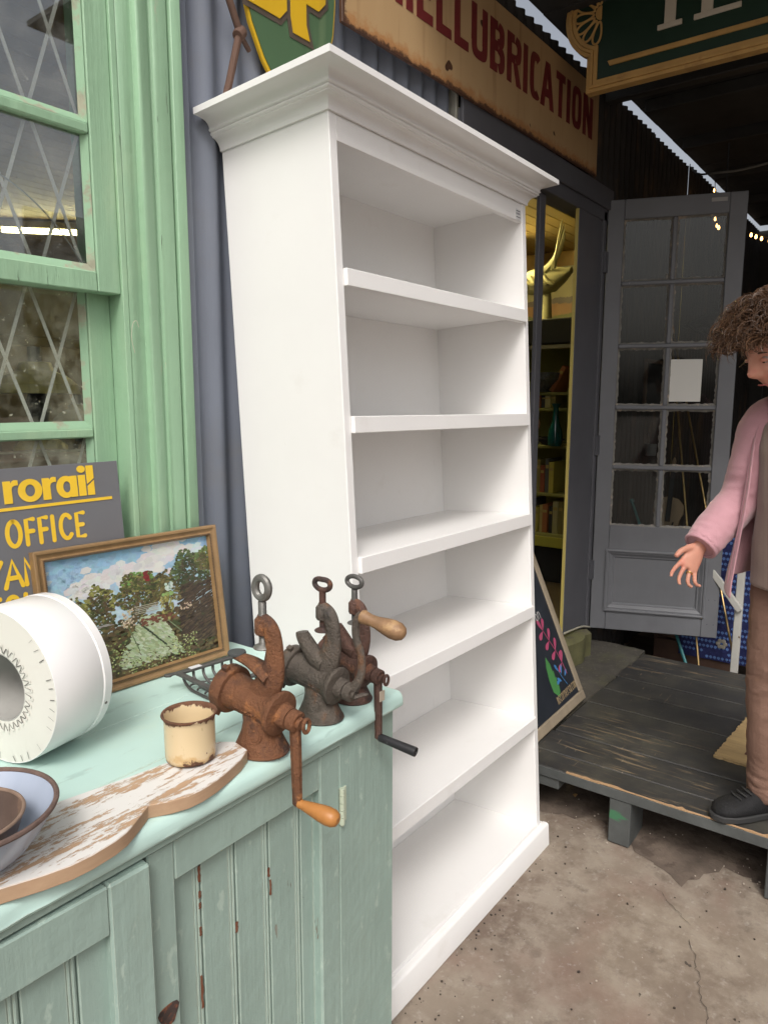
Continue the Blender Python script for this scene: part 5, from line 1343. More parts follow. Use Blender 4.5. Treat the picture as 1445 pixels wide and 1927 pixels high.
for (x, z, a) in ((-.150, .165, 120), (-.135, .150, 60), (-.165, .135, 190), (-.150, .125, 150), (-.115, .135, 30)): teardrop(bl, x, z, .042, .011, R(a), yk - abs(x) * .001)
stroke(bl, [(-.115, .10), (-.14, .14), (-.165, .19)], .0016, yk - .0012)
bl.build('chalk_flower', CHK['blue'], ck)
gl = MB(); lfp = [(-.215, .075), (-.195, .10), (-.190, .125), (-.202, .125), (-.188, .155), (-.200, .155), (-.192, .185), (-.205, .182), (-.204, .215), (-.222, .250), (-.245, .215), (-.258, .16), (-.255, .11)]
gl.prism(lfp, yk - .0004, yk, 'y'); gl.build('chalk_fern', CHK['green'], ck); gl = MB(); gl.prism([(-.24, .60), (-.22, .52), (-.205, .535), (-.20, .56), (-.215, .60), (-.22, .65)], yk - .0004, yk, 'y'); gl.build('chalk_fern', CHK['green'], ck)
GS = {'o': [ell(.5, .35, .4, .35, 90, 450, 14)], 'n': [[(.1, 0), (.1, .7)], [(.1, .45), (.35, .7), (.7, .68), (.85, .45), (.85, 0)]], 'm': [[(.05, 0), (.05, .7)], [(.05, .5), (.28, .7), (.48, .55), (.48, 0)], [(.48, .5), (.7, .7), (.92, .55), (.92, 0)]],
      's': [[(.85, .62), (.5, .72), (.2, .58), (.45, .38), (.8, .2), (.5, 0), (.12, .08)]], 'c': [ell(.55, .35, .42, .35, 50, 310, 12)], 'r': [[(.2, 0), (.2, .7)], [(.2, .42), (.5, .68), (.85, .64)]], 'e': [[(.12, .36), (.88, .38), (.8, .62), (.5, .72), (.15, .5), (.18, .15), (.5, 0), (.88, .12)]],
      'a': [ell(.45, .35, .38, .35, 60, 420, 14), [(.85, .7), (.85, 0)]], '.': [[(.45, 0), (.55, .05)]]}
def handwrite(txt, x, z, h, w, m_, slope=0, sw=.0013):
    for ch in txt:
        mb = MB(); ww = w * (.45 if ch == '.' else 1)
        for q, s2 in enumerate(GS[ch]): stroke(mb, [(x + p[0] * ww * .85, z + p[1] * h) for p in s2], sw, yk - .0016 - q * .0002, 5)
        mb.build('letter', m_, ck); x += ww; z += slope
handwrite('on', -.192, .400, .040, .028, CHK['white'], .003, .0024)
handwrite('mscornersa.com', -.252, .058, .040, .0158, CHK['yellow'], .0006, .0017)
# rear leg of the folding board
MB().box(-CW + .03, -CW + .06, .0122, .028, .02, .7).build('rear_leg', PINE, ck, bevel=.003)
# ================================================================ inside the doorway: cabinet and its contents
YCAB = mat('yellow_green_cabinet', (.34, .33, .10), .5, var=(4, .15))
CABD = mat('dark_cabinet', (.03, .032, .035), .5, var=(5, .3))
dc_ = thing('display_cabinet', 'yellow green shelved cabinet with black cornice inside the shop', 'cabinet', (4.30, 0, 0))
cy0, cy1 = 1.66, 2.62
for y in (cy0, cy1): MB().box(0, .36, y - .012, y + .012, .332, 1.84).build('side', YCAB, dc_, bevel=.002)
MB().box(.345, .36, cy0 + .0125, cy1 - .0125, .45, 1.84).build('back', YCAB, dc_)
for z in (.655, .914, 1.218, 1.55): MB().box(.005, .344, cy0 + .0125, cy1 - .0125, z - .018, z).build('shelf', YCAB, dc_, bevel=.002)
MB().box(-.012, .36, cy0 - .02, cy1 + .02, 1.845, 1.995).build('cornice', CABD, dc_, bevel=.006)
MB().box(-.004, .02, cy0 + .0125, cy1 - .0125, 1.815, 1.838).build('rail', mat('pale_rail', (.42, .40, .26), .5), dc_, bevel=.002)
MB().box(-.006, .03, cy0 - .01, cy1 + .01, .57, .636).build('base_rail', mat('bright_yellow_rail', (.50, .48, .08), .5), dc_, bevel=.003)
MB().box(.05, .30, cy0 + .02, cy1 - .02, .332, .568).build('plinth', CABD, dc_)
def book(y, z, th, h, dpt, col, label, lean=0, flat=False):
    t = thing('book', label, 'book', (4.33, y, z + .0008), (R(lean), 0, 0), 'books on the shop cabinet shelves')
    m_ = mat('book_' + '_'.join('%02d' % int(c * 99) for c in col), col, .6)
    MB().box(0, dpt, -th / 2, th / 2, 0, h).build('cover', m_, t, bevel=.002)
    MB().box(-.0012, -.0002, -th / 2 + .004, th / 2 - .004, h * .72, h * .82).build('spine_band', mat('gilt_band', (.5, .38, .12), .4), t)
bc = [((.55, .45, .16), 'pale tan'), ((.42, .16, .06), 'orange brown'), ((.05, .05, .05), 'black'), ((.50, .46, .22), 'cream'), ((.30, .26, .08), 'olive'), ((.33, .10, .05), 'rust red'), ((.12, .12, .11), 'charcoal'), ((.58, .50, .10), 'yellow')]
rnd = random.Random(31)
for shelf, sn, zz, hmax in ((0, 'second', 1.218, .24), (1, 'third', .914, .23), (2, 'lowest', .655, .22), (3, 'top', 1.55, .20)):
    y = 2.06
    ci = shelf * 3
    while y > 1.80:
        c, cn = bc[ci % 8]; ci += 1; th = rnd.uniform(.022, .040); h = hmax - rnd.uniform(.0, .06)
        lean = 0
        if shelf == 0:
            z_ = 1.218; h = .075 + rnd.uniform(0, .012)
            if y < 1.93: break
            book(y, 1.452 + .0002, th, h, .16, c, f'{cn} book standing on the small upper ledge of the shop cabinet'); y -= th + .002; continue
        if shelf == 3:
            if y > 1.95: y = 1.95
            lean = 28
            if y < 1.88: break
        if shelf == 1 and y < 1.90: break
        book(y, zz, th, h, .2, c, f'{cn} book on the {sn} shelf of the shop cabinet', lean); y -= th + (.05 if shelf == 3 else .003)
MB().box(.004, .20, cy0 + .0127, cy1 - .0127, 1.434, 1.451).build('shelf', YCAB, dc_, bevel=.001)
TEAL = mat('teal_glass', (.01, .10, .10), .08, spec=.8)
vz = tag(MB().lathe([(0, 0), (.038, 0), (.044, .01), (.046, .05), (.040, .10), (.022, .15), (.016, .20), (.017, .235), (.030, .262), (.026, .262), (.013, .235), (0, .20)], 28, Mx((4.27, 1.885, 1.2185))).build('glass_vase', TEAL, smooth=True, ang=60), 'tall teal glass vase on the shop cabinet shelf', 'vase')
MB_ = MB().lathe([(0, 0), (.05, 0), (.055, .006), (.03, .014), (.045, .03), (.095, .075), (.105, .12), (.101, .12), (.088, .075), (.04, .034), (0, .03)], 24, Mx((4.33, 2.00, 1.5505)))
cgm = mat('cut_glass', (.09, .10, .10), .06, spec=.9, var=(60, .5), bump=[(90, 1.0)])
tag(MB_.build('crystal_bowl', cgm, smooth=True), 'dark cut glass bowl on the cabinet upper shelf', 'bowl')
COP = mat('copper_glass', (.50, .26, .12), .1, spec=.8)
tag(MB().lathe([(0, 0), (.022, 0), (.022, .003), (.004, .008), (.003, .075), (.012, .085), (.032, .11), (.036, .135), (.030, .160), (.028, .160), (.034, .135), (.030, .112), (0, .086)], 22, Mx((4.26, 2.02, 1.2185))).build('goblet', COP, smooth=True, ang=60), 'amber stemmed glass on the shop cabinet shelf', 'goblet')
bdk = MB(); bdk.loft([[(4.27 + r_ * .6 * math.cos(a), 1.92 + y + 0 * a, 1.2190 + .030 + zc + r_ * math.sin(a)) for a in [2 * math.pi * i / 14 for i in range(14)]] for (y, r_, zc) in ((.085, .006, .012), (.07, .018, .010), (.05, .024, .002), (.02, .029, 0), (-.02, .029, 0), (-.05, .022, .002), (-.08, .010, .010), (-.10, .004, .014))])
tag(bdk.build('bird_figure', mat('dark_bird', (.02, .018, .02), .35), smooth=True), 'small black bird figure lying on the cabinet shelf', 'figure')
# carved figure and the picture behind it
PLASTER = mat('cream_carving', (.46, .44, .27), .55, var=(6, .1))
fg = thing('carved_bird', 'cream carved bird ornament with raised wing inside the doorway', 'carving', (5.0, 2.30, 1.996))
ringy = lambda y, z, ry, rx, n=20: [(rx * math.cos(2 * math.pi * i / n), y, z + ry * math.sin(2 * math.pi * i / n)) for i in range(n)]
MB().loft([ringy(y, z, a, b) for (y, z, a, b) in ((.26, .33, .010, .02), (.22, .335, .05, .05), (.14, .34, .085, .08), (.04, .345, .095, .09), (-.05, .35, .085, .08), (-.12, .37, .05, .05), (-.17, .40, .02, .03))]).build('body', PLASTER, fg, smooth=True)
for i in range(10):
    a = R(18 + i * 7.0); y0_, z0_ = .07 - i * .016, .385 + i * .003; L_ = .16 + .016 * i
    MB().tube(smooth_path([(-.07, y0_, z0_), (-.085, y0_ - L_ * .5 * math.cos(a), z0_ + L_ * .45 * math.sin(a)), (-.07, y0_ - L_ * math.cos(a) * .92, z0_ + L_ * math.sin(a) * 1.05)], 4), [.017, .018, .019, .019, .018, .017, .015, .012, .005], 8, flat=(1, .5)).build('feather', PLASTER, fg, smooth=True)
for i in range(5): MB().tube(smooth_path([(-.085, .20 - i * .05, .37), (-.095, .17 - i * .05, .33), (-.08, .12 - i * .05, .30)], 4), [.012] * 8 + [.004], 8).build('feather', PLASTER, fg, smooth=True)
MB().tube([(.02, .02, .0), (.02, .02, .28)], [.05, .03], 12).build('stand', PLASTER, fg, smooth=True)
lp = thing('landscape_picture', 'desert landscape picture hanging on the yellow shop wall', 'painting', (5.93, 2.55, 2.10))
def land_mat():
    n = Nodes('pale_landscape'); z = n.xyz()[2]; f = n.noise(6, (1, 1, 1), 4); zz = n.math('ADD', z, n.math('MULTIPLY', n.math('SUBTRACT', f, .5), .10))
    c = n.mix(n.ramp(zz, .10, .12), (.16, .17, .07), (.34, .19, .10)); c = n.mix(n.ramp(zz, .19, .20), c, (.16, .13, .13)); c = n.mix(n.ramp(zz, .235, .245), c, (.40, .36, .22)); n.L(c, n.b.inputs['Base Color']); return n.m
MB().box(0, .02, -.6, .6, 0, .50).build('canvas', land_mat(), lp)
MB().box(-.004, .024, -.63, -.6005, -.03, .53).build('frame_side', CABD, lp, bevel=.004)
MB().box(-.004, .024, .6005, .63, -.03, .53).build('frame_side', CABD, lp, bevel=.004)
MB().box(-.003, .023, -.6, .6, -.03, -.0005).build('frame_side', CABD, lp, bevel=.004)

# ---------------------------------------------------------------- behind the green window
tb = thing('window_table', 'table of stock standing behind the green window', 'table', (0, 0, 0))
MB().box(.10, 1.55, 1.58, 2.6, 1.16, 1.19).build('top', FLOORW, tb, bevel=.003)
for (x, y) in ((.14, 1.62), (1.48, 1.62), (.14, 2.54), (1.48, 2.54)): MB().box(x, x + .05, y, y + .05, .331, 1.1595).build('leg', FLOORW, tb)
SUIT = mat('tan_leather', (.26, .135, .075), .5, var=(7, .15))
su = thing('suitcase', 'tan leather suitcase lying behind the lower window pane', 'suitcase', (.93, 1.80, 1.191))
MB().box(-.30, .155, -.12, .16, 0, .175).build('case', SUIT, su, bevel=.02, seg=3)
MB().box(-.301, .156, -.121, .161, .086, .094).build('seam', CABD, su, bevel=.003)
MB().tube(smooth_path([(-.29, -.10, .182), (-.1, -.115, .188), (.08, -.11, .184), (.16, -.10, .178)], 5), .003, 6).build('piping', mat('pale_piping', (.5, .45, .33), .5), su, smooth=True)
wb = tag(MB().box(.60, .865, 1.85, 2.0, 1.3665, 1.42).build('white_box', mat('cream_card', (.55, .52, .36), .6), bevel=.002), 'cream cardboard box on top of the tan suitcase', 'box')
wl = MB().box(.78, .835, 1.848, 1.8498, 1.375, 1.40).build('label', mat('grey_print', (.25, .25, .22), .6), wb)
GLOB = mat('yellow_milk_glass', (.62, .52, .16), .3, spec=.6)
BRASS = mat('brass', (.55, .36, .08), .25, metal=.9)
def oil_lamp(loc, s_, label):
    t = thing('oil_lamp', label, 'lamp', loc, group='oil lamps behind the green window'); t.scale = (s_,) * 3
    MB().lathe([(0, 0), (.055, 0), (.058, .008), (.03, .02), (.018, .05), (.022, .07), (0, .07)], 24).build('base', BRASS, t, smooth=True, ang=50)
    MB().lathe([(0, .07), (.045, .075), (.06, .10), (.058, .135), (.04, .15), (0, .15)], 24).build('font', GLOB, t, smooth=True, ang=50)
    MB().lathe([(.022, .15), (.030, .16), (.030, .18), (.018, .19)], 20).build('burner', BRASS, t, smooth=True)
    MB().lathe([(.019, .19), (.028, .22), (.018, .27), (.015, .36), (.013, .36), (.016, .27), (.026, .22), (.017, .19)], 20).build('chimney', cgm, t, smooth=True)
    MB().lathe([(.092, .255), (.088, .275), (.066, .295), (.040, .306), (.034, .325), (.031, .325), (.037, .304), (.063, .292), (.085, .272), (.089, .255)], 28).build('shade', GLOB, t, smooth=True)
oil_lamp((1.125, 2.12, 1.191), 1.28, 'oil lamp with yellow milk glass shade behind the middle lattice diamond')
oil_lamp((1.36, 2.3, 1.191), .9, 'smaller oil lamp at the right side behind the lower window panes')
rnd = random.Random(77)
for i in range(9):
    x, y = .95 + rnd.random() * .55, 2.02 + rnd.random() * .5
    if abs(x - 1.125) < .1 and abs(y - 2.12) < .12: continue
    h = rnd.uniform(.08, .20); r_ = rnd.uniform(.02, .035)
    c = rnd.choice([(.05, .04, .03), (.20, .15, .05), (.09, .10, .09), (.30, .24, .10)])
    o = MB().lathe([(0, 0), (r_, 0), (r_ * 1.05, h * .5), (r_ * .7, h * .7), (r_ * .35, h * .8), (r_ * .4, h), (0, h)], 16, Mx((x, y, 1.191))).build('bottle', mat('bottle_%d' % i, c, .15, spec=.7), smooth=True, ang=50)
    tag(o, 'glass bottle standing in the dim clutter on the window table', 'bottle', 'bottles behind the green window')
dk = thing('stock_cupboard', 'dark cupboard deep inside the shop behind the green window', 'cupboard', (2.1, 5.6, .33))
MB().box(-1.2, 1.3, 0, .45, 0, 1.65).build('carcass', mat('dark_cupboard', (.05, .04, .025), .5, var=(3, .3)), dk, bevel=.005)
for xx in (-1.15, -.33, .49): MB().box(xx, xx + .78, -.02, -.0005, .08, 1.58).build('door', mat('dark_cupboard2', (.07, .05, .03), .45, var=(4, .2)), dk, bevel=.008)

# ================================================================ things stacked behind the grey door
BRASSR = mat('brass_rod', (.52, .36, .16), .3, metal=.9, var=(20, .1))
def rod(a, b, r_, m_, label, name='brass_rod', cat='rod'):
    t = thing(name, label, cat, a, group='rods leaning behind the door' if name == 'brass_rod' else None); d = Vector(b) - Vector(a)
    MB().tube([(0, 0, 0), d], r_, 10).build('shaft', m_, t, smooth=True)
    MB().lathe([(0, -.012), (r_ * 1.5, -.008), (r_ * 1.7, 0), (r_ * 1.5, .008), (0, .012)], 12, axis_M(d, d)).build('finial', m_, t, smooth=True)
rod((3.88, .855, .012), (4.70, 1.395, 2.25), .0058, BRASSR, 'thin brass rod leaning behind the middle door panes')
rod((3.90, .668, .012), (4.75, 1.38, 2.05), .0062, BRASSR, 'brass rod leaning behind the door nearest the woman')
rod((3.905, .898, .012), (4.25, 1.385, .92), .0085, mat('teal_pole_paint', (.03, .16, .17), .4), 'teal painted pole leaning behind the foot of the door', 'teal_pole', 'pole')
wf = thing('white_folding_frame', 'chipped white wooden folding frame behind the woman', 'frame', (3.95, .70, .012))
WCH = mat('chipped_white_wood', (.50, .49, .45), .6, var=(9, .1), chips=[dict(col=(.16, .10, .06), scale=12, lo=.60, hi=.63)])
MB().box(-.014, .014, .0, .035, 0, .78).build('post', WCH, wf, bevel=.003)
o = MB().box(-.012, .012, -.018, .018, 0, .80).build('strut', WCH, wf, bevel=.003); o.location = (.035, -.06, 0); o.rotation_euler = (0, 0, 0); o.rotation_euler = (R(10), 0, 0)
o = MB().box(-.012, .012, -.016, .016, 0, .24).build('brace', WCH, wf, bevel=.003); o.location = (-.028, .005, .44); o.rotation_euler = (R(-38), 0, 0)
# crochet blanket: rows of scallop shells in two blues
cz = thing('crochet_blanket', 'blue crochet blanket hanging behind the white wooden frame', 'blanket', (4.12, .42, .10))
CB1 = mat('light_blue_wool', (.10, .18, .42), .95, var=(60, .4), bump=[(150, 1)]); CB2 = mat('navy_wool', (.02, .025, .10), .95, var=(60, .4), bump=[(150, 1)])
n1, n2_ = 30, 24
bkg = MB().box(.006, .010, 0, .62, 0, .70); bkg.build('cloth', CB2, cz)
sc_ = MB(); fl_ = MB(); rnd = random.Random(8)
for i in range(n1):
    for j in range(n2_):
        if (j + (i // 6)) % 5 == 4: continue
        y = .01 + i * .020 + (.010 if j % 2 else 0); z = .015 + j * .029
        if y > .60: continue
        sc_.add([(.0045 - .002 * rnd.random(), y + .0085 * math.cos(a), z + .010 * math.sin(a)) for a in [math.pi * q / 5 for q in range(6)]] + [(.0035, y, z - .008)], [tuple(range(7))])
sc_.build('scallop_stitches', CB1, cz)
for (y, z) in ((.40, .10), (.20, .34), (.48, .42)):
    for a in range(0, 360, 60): fl_.lathe([(0, .004), (.010, .003), (.012, 0)], 8, Mx((.002, y + .018 * math.cos(R(a)), z + .018 * math.sin(R(a))), (0, R(-90), 0)))
fl_.build('crochet_flower', mat('cream_wool', (.28, .26, .22), .95), cz)
# violin, mirror, bottle, lampshade and crate half seen through the glass
vl = thing('violin', 'pale violin standing behind the lowest door pane', 'violin', (4.22, 1.18, .62), (R(-12), R(4), R(-70)))
vo = [(0, 0), (.06, .005), (.098, .04), (.100, .09), (.075, .13), (.058, .17), (.064, .21), (.082, .25), (.080, .30), (.05, .335), (0, .345)]
vp = vo + [(-p[0], p[1]) for p in vo[-2:0:-1]]
VW = mat('pale_violin', (.34, .24, .15), .35, var=(10, .15)); MB().prism(vp, 0, .035, 'y').build('body', VW, vl, bevel=.006)
MB().box(-.013, .013, -.008, -.0006, .20, .52).build('neck', CABD, vl, bevel=.002)
for s_ in (-1, 1): MB().tube(smooth_path([(s_ * .032, -.001, .20), (s_ * .028, -.001, .18), (s_ * .036, -.001, .155), (s_ * .046, -.001, .13), (s_ * .042, -.001, .112)], 5), .0042, 6).build('sound_hole', CABD, vl)
MB().lathe([(.010, 0), (.012, .03), (.004, .05), (0, .05)], 10, Mx((0, .0, .52))).build('scroll', VW, vl, smooth=True)
cr8 = thing('wooden_crate', 'low dark wooden crate behind the door', 'crate', (4.35, .78, .012))
for k_ in range(4):
    MB().box(-.20, .20, -.012, 0, .02 + k_ * .145, .15 + k_ * .145).build('slat', mat('crate_brown', (.07, .04, .028), .6, var=(9, .3)), cr8, bevel=.003)
    MB().box(-.214, -.2005, -.012, .40, .02 + k_ * .145, .15 + k_ * .145).build('slat', MATS['crate_brown'], cr8, bevel=.003)
MB().box(-.2, .2, .0005, .40, .59, .60).build('lid', MATS['crate_brown'], cr8)
MB().box(-.2, .2, .388, .40, .02, .589).build('back', MATS['crate_brown'], cr8)
tag(MB().lathe([(0, 0), (.04, 0), (.042, .01), (.042, .16), (.030, .20), (.014, .225), (.013, .29), (.016, .30), (0, .30)], 24, Mx((4.30, .98, .6125))).build('dark_bottle', mat('black_glass', (.012, .014, .012), .06, spec=.8), smooth=True, ang=50), 'black glass bottle standing on the crate behind the door', 'bottle')
mi = thing('framed_mirror', 'small wood framed mirror on the dark iron wall behind the glazed door', 'mirror', (4.56, 1.395, 1.44))
for (a, b, c, d) in ((-.19, .19, 0, .022), (-.19, .19, .278, .30)): MB().box(a, b, -.02, 0, c, d).build('frame_side', mat('mirror_wood', (.10, .06, .035), .5), mi, bevel=.003)
for a in (-.19, .168): MB().box(a, a + .022, -.02, 0, .0225, .2775).build('frame_side', MATS['mirror_wood'], mi, bevel=.003)
MB().box(-.167, .167, -.008, -.004, .023, .277).build('glass', mat('grey_mirror', (.35, .36, .37), .12, metal=.9), mi)
lsd = thing('hanging_lampshade', 'dark hanging lampshade behind the upper right door pane', 'lampshade', (4.75, 1.10, 1.96))
MB().lathe([(.02, .06), (.08, .04), (.17, -.005), (.19, -.02), (.186, -.02), (.166, -.009), (.08, .034), (.02, .055)], 32).build('shade', mat('black_shade', (.015, .014, .014), .5), lsd, smooth=True)
MB().tube([(0, 0, .06), (0, 0, 1.0)], .004, 6).build('cord', CABD, lsd)
for a in range(0, 360, 45): MB().tube(smooth_path([(.17 * math.cos(R(a)), .17 * math.sin(R(a)), -.01), (.10 * math.cos(R(a)), .10 * math.sin(R(a)), -.06), (.03 * math.cos(R(a)), .03 * math.sin(R(a)), -.09)], 4), .003, 6).build('scroll', CABD, lsd)
cu = thing('tin_cup', 'small white tin cup on a hook behind the door glass', 'cup', (4.50, 1.37, 1.17))
MB().lathe([(0, 0), (.030, 0), (.032, .003), (.035, .07), (.0335, .07), (.030, .005), (0, .004)], 20).build('cup', mat('tin_white', (.22, .23, .23), .4), cu, smooth=True, ang=50)
MB().tube(smooth_path([(0, .0, .07), (-.01, .01, .12), (0, .03, .16)], 4), .002, 6).build('hook', CABD, cu)

# ================================================================ string lights and cable under the roof
BULBM = emit('warm_bulb', (1.0, .52, .16), 9)
def string(p0, p1, n, sag, label):
    t = thing('string_lights', label, 'string lights', p0, group='string lights in the passage'); pts = []
    a, b = Vector((0, 0, 0)), Vector(p1) - Vector(p0)
    for i in range(31):
        s_ = i / 30; q = a.lerp(b, s_); q.z -= sag * 4 * s_ * (1 - s_); pts.append(q)
    MB().tube(pts, .0025, 5).build('wire', BLACKWOOD, t)
    bm_ = MB().lathe([(0, -.024), (.006, -.020), (.0075, -.012), (.005, -.004), (.003, 0), (0, 0)], 8).mesh('bulb', smooth=True); bm_.materials.append(BULBM)
    rnd = random.Random(n)
    for i in range(n):
        s_ = (i + .5) / n; q = a.lerp(b, s_); q.z -= sag * 4 * s_ * (1 - s_)
        o = bpy.data.objects.new('bulb', bm_); COL.objects.link(o); o.parent = t; o.location = q + Vector((rnd.uniform(-.006, .006), rnd.uniform(-.006, .006), -.004))
string((4.9, 1.00, 2.49), (5.2, .20, 2.30), 26, .04, 'warm string lights in the dark passage right of the door')
string((5.3, 1.30, 2.93), (4.45, 1.05, 2.46), 5, .10, 'short strand of warm string lights above the door top')
cbl = MB().tube(smooth_path([(5.15, 1.40, 2.955), (4.75, 1.30, 2.86), (4.45, 1.18, 2.735), (4.32, 1.06, 2.69), (4.38, .95, 2.70), (4.5, .80, 2.75), (4.55, .62, 2.80), (4.6, .3, 2.95)], 8), .0055, 7)
tag(cbl.build('cable', mat('pale_cable', (.16, .155, .14), .6), smooth=True), 'pale electric cable looping under the roof above the door', 'cable')
# ================================================================ the woman
SKIN = mat('skin', (.50, .24, .17), .55, var=(14, .12), bump=[(90, .12)], chips=[dict(col=(.55, .18, .13), scale=16, lo=.5, hi=.7, amt=.6)])
SKIN.node_tree.nodes['Principled BSDF'].inputs['Subsurface Weight'].default_value = .12
SKIN.node_tree.nodes['Principled BSDF'].inputs['Subsurface Radius'].default_value = (.012, .004, .002)
PINK = mat('pink_cotton', (.46, .245, .275), .9, var=(7, .10), bump=[(12, .5), (46, .5, (1, 1, .4)), (300, .5)], sheen=.3)
TAUPE = mat('taupe_jersey', (.235, .165, .13), .9, var=(8, .06), bump=[(14, .25, (1, 1, .4)), (300, .4)], sheen=.3)
TROU = mat('brown_trousers', (.215, .125, .092), .88, var=(9, .1), bump=[(16, .5, (1, 1, .5)), (50, .4), (300, .4)])
SHOE = mat('black_shoe', (.013, .013, .014), .72, spec=.3, var=(14, .3), bump=[(60, .5), (220, .6)])
HAIR = mat('brown_hair', (.062, .031, .016), .5, var=(20, .4))
HAIR2 = mat('light_brown_hair', (.092, .046, .023), .42, var=(20, .3))
dB = Vector((-.93, .37, 0)).normalized(); XB = dB.cross(Vector((0, 0, 1)))
CBp = Vector((2.375, .235, .2085)) + XB * .035 + dB * .02 + Vector((.6, -.8, 0)) * .042
wo = thing('person', 'woman in pink jacket and brown trousers looking down beside the door', 'person', CBp, (0, 0, math.atan2(dB.y, dB.x) - math.pi / 2))
def ering(c, rx, ry, n=24, tilt=None, p=2.0):
    out = []
    for i in range(n):
        a = 2 * math.pi * i / n; ca, sa = math.cos(a), math.sin(a)
        k_ = (abs(ca) ** p + abs(sa) ** p) ** (-1 / p)
        v = Vector((rx * ca * k_, ry * sa * k_, 0))
        if tilt: v = tilt @ v
        out.append(Vector(c) + v)
    return out
def limb(pts, rads, n=14, sub=5):
    P = smooth_path(pts, sub); k_ = len(P); rr = []
    for i in range(k_):
        t = i / (k_ - 1) * (len(rads) - 1); a = int(min(t, len(rads) - 2)); rr.append(rads[a] + (rads[a + 1] - rads[a]) * (t - a))
    return P, rr
def remeshed(mb, name, voxel, m_, parent, smooth_it=4, disp=None):
    me = mb.mesh(name)
    o = bpy.data.objects.new('tmp', me); COL.objects.link(o)
    r_ = o.modifiers.new('r', 'REMESH'); r_.mode = 'VOXEL'; r_.voxel_size = voxel; r_.use_smooth_shade = True
    s_ = o.modifiers.new('s', 'SMOOTH'); s_.iterations = smooth_it; s_.factor = .5
    dg = bpy.context.evaluated_depsgraph_get(); dg.update()
    me2 = bpy.data.meshes.new_from_object(o.evaluated_get(dg)); me2.name = name
    bpy.data.objects.remove(o); bpy.data.meshes.remove(me)
    if disp:
        src = [(v.co.copy(), v.normal.copy()) for v in me2.vertices]
        flat = [c for co, no in src for c in disp(co, no)]
        me2.vertices.foreach_set('co', flat); me2.update()
    me2.materials.clear()
    me2.polygons.foreach_set('use_smooth', [True] * len(me2.polygons))
    return link(name, me2, m_, parent)
# joints (local: x her right, y forward, z up)
HEADC = Vector((.046, .186, 1.424)); HYAW, HPIT = R(-20), R(-27)
HM = Matrix.Translation(HEADC) @ Matrix.Rotation(HYAW, 4, 'Z') @ Matrix.Rotation(HPIT, 4, 'X')
def head_grid():
    n, k_ = 56, 44; rings = []
    g = lambda x, z, cx, cz, sx, sz: math.exp(-((x - cx) / sx) ** 2 - ((z - cz) / sz) ** 2)
    for j in range(k_ + 1):
        ph = -math.pi / 2 + math.pi * (.02 + .96 * j / k_); ring = []
        for i in range(n):
            th = 2 * math.pi * i / n
            v = Vector((.070 * math.cos(ph) * math.sin(th), .090 * math.cos(ph) * math.cos(th), .108 * math.sin(ph)))
            if v.z < 0: v.x *= 1 - .28 * (v.z / .108) ** 2; v.y *= 1 - .10 * (v.z / .108) ** 2
            if v.y > 0:
                f = 0
                f += .026 * g(v.x, v.z, 0, -.022, .012, .016) + .015 * g(v.x, v.z, 0, .004, .009, .024)      # nose, bridge
                f += .006 * g(v.x, v.z, 0, .034, .045, .012)                                                   # brow
                for s_ in (-1, 1): f += -.010 * g(v.x, v.z, s_ * .030, .010, .015, .012) + .006 * g(v.x, v.z, s_ * .040, -.022, .018, .020) + .006 * g(v.x, v.z, s_ * .013, -.030, .007, .008)
                f += .008 * g(v.x, v.z, 0, -.052, .018, .005) + .008 * g(v.x, v.z, 0, -.063, .016, .005) - .003 * g(v.x, v.z, 0, -.0575, .022, .003)  # lips
                f += .011 * g(v.x, v.z, 0, -.088, .022, .016)                                                  # chin
                v.y += f
            ring.append(v)
        rings.append(ring)
    return rings
bd_ = MB(); bd_.loft(head_grid(), M=HM)
bd_.tube([(0, .02, 1.26), (.012, .075, 1.325), (.032, .140, 1.372)], [.058, .052, .052], 16)
T = [(.80, .135, .095, 0, -.005), (.88, .150, .105, 0, -.005), (.97, .135, .100, 0, .010), (1.06, .140, .105, 0, .018), (1.15, .155, .105, 0, .022), (1.22, .155, .090, 0, .020), (1.275, .110, .065, 0, .018), (1.30, .055, .05, 0, .025)]
bd_.loft([ering((c, y, z), a, b, 28, p=2.3) for (z, a, b, c, y) in T])
legs = {1: [(.085, 0, .83), (.092, .022, .47), (.090, -.012, .09)], -1: [(-.085, -.005, .83), (-.09, .00, .47), (-.085, -.05, .09)]}
for s_, pts in legs.items():
    P, rr = limb(pts, [.082, .052, .038]); bd_.tube(P, rr, 14)
    an = Vector(pts[-1]); bd_.tube([an + Vector((0, -.02, -.035)), an + Vector((.015 * s_, .06, -.045)), an + Vector((.028 * s_, .11, -.048))], [.024, .022, .014], 12)
arms = {1: [(.155, .030, 1.245), (.200, .075, 1.00), (.215, .222, .872)], -1: [(-.155, .030, 1.245), (-.195, -.01, 1.00), (-.19, .06, .80)]}
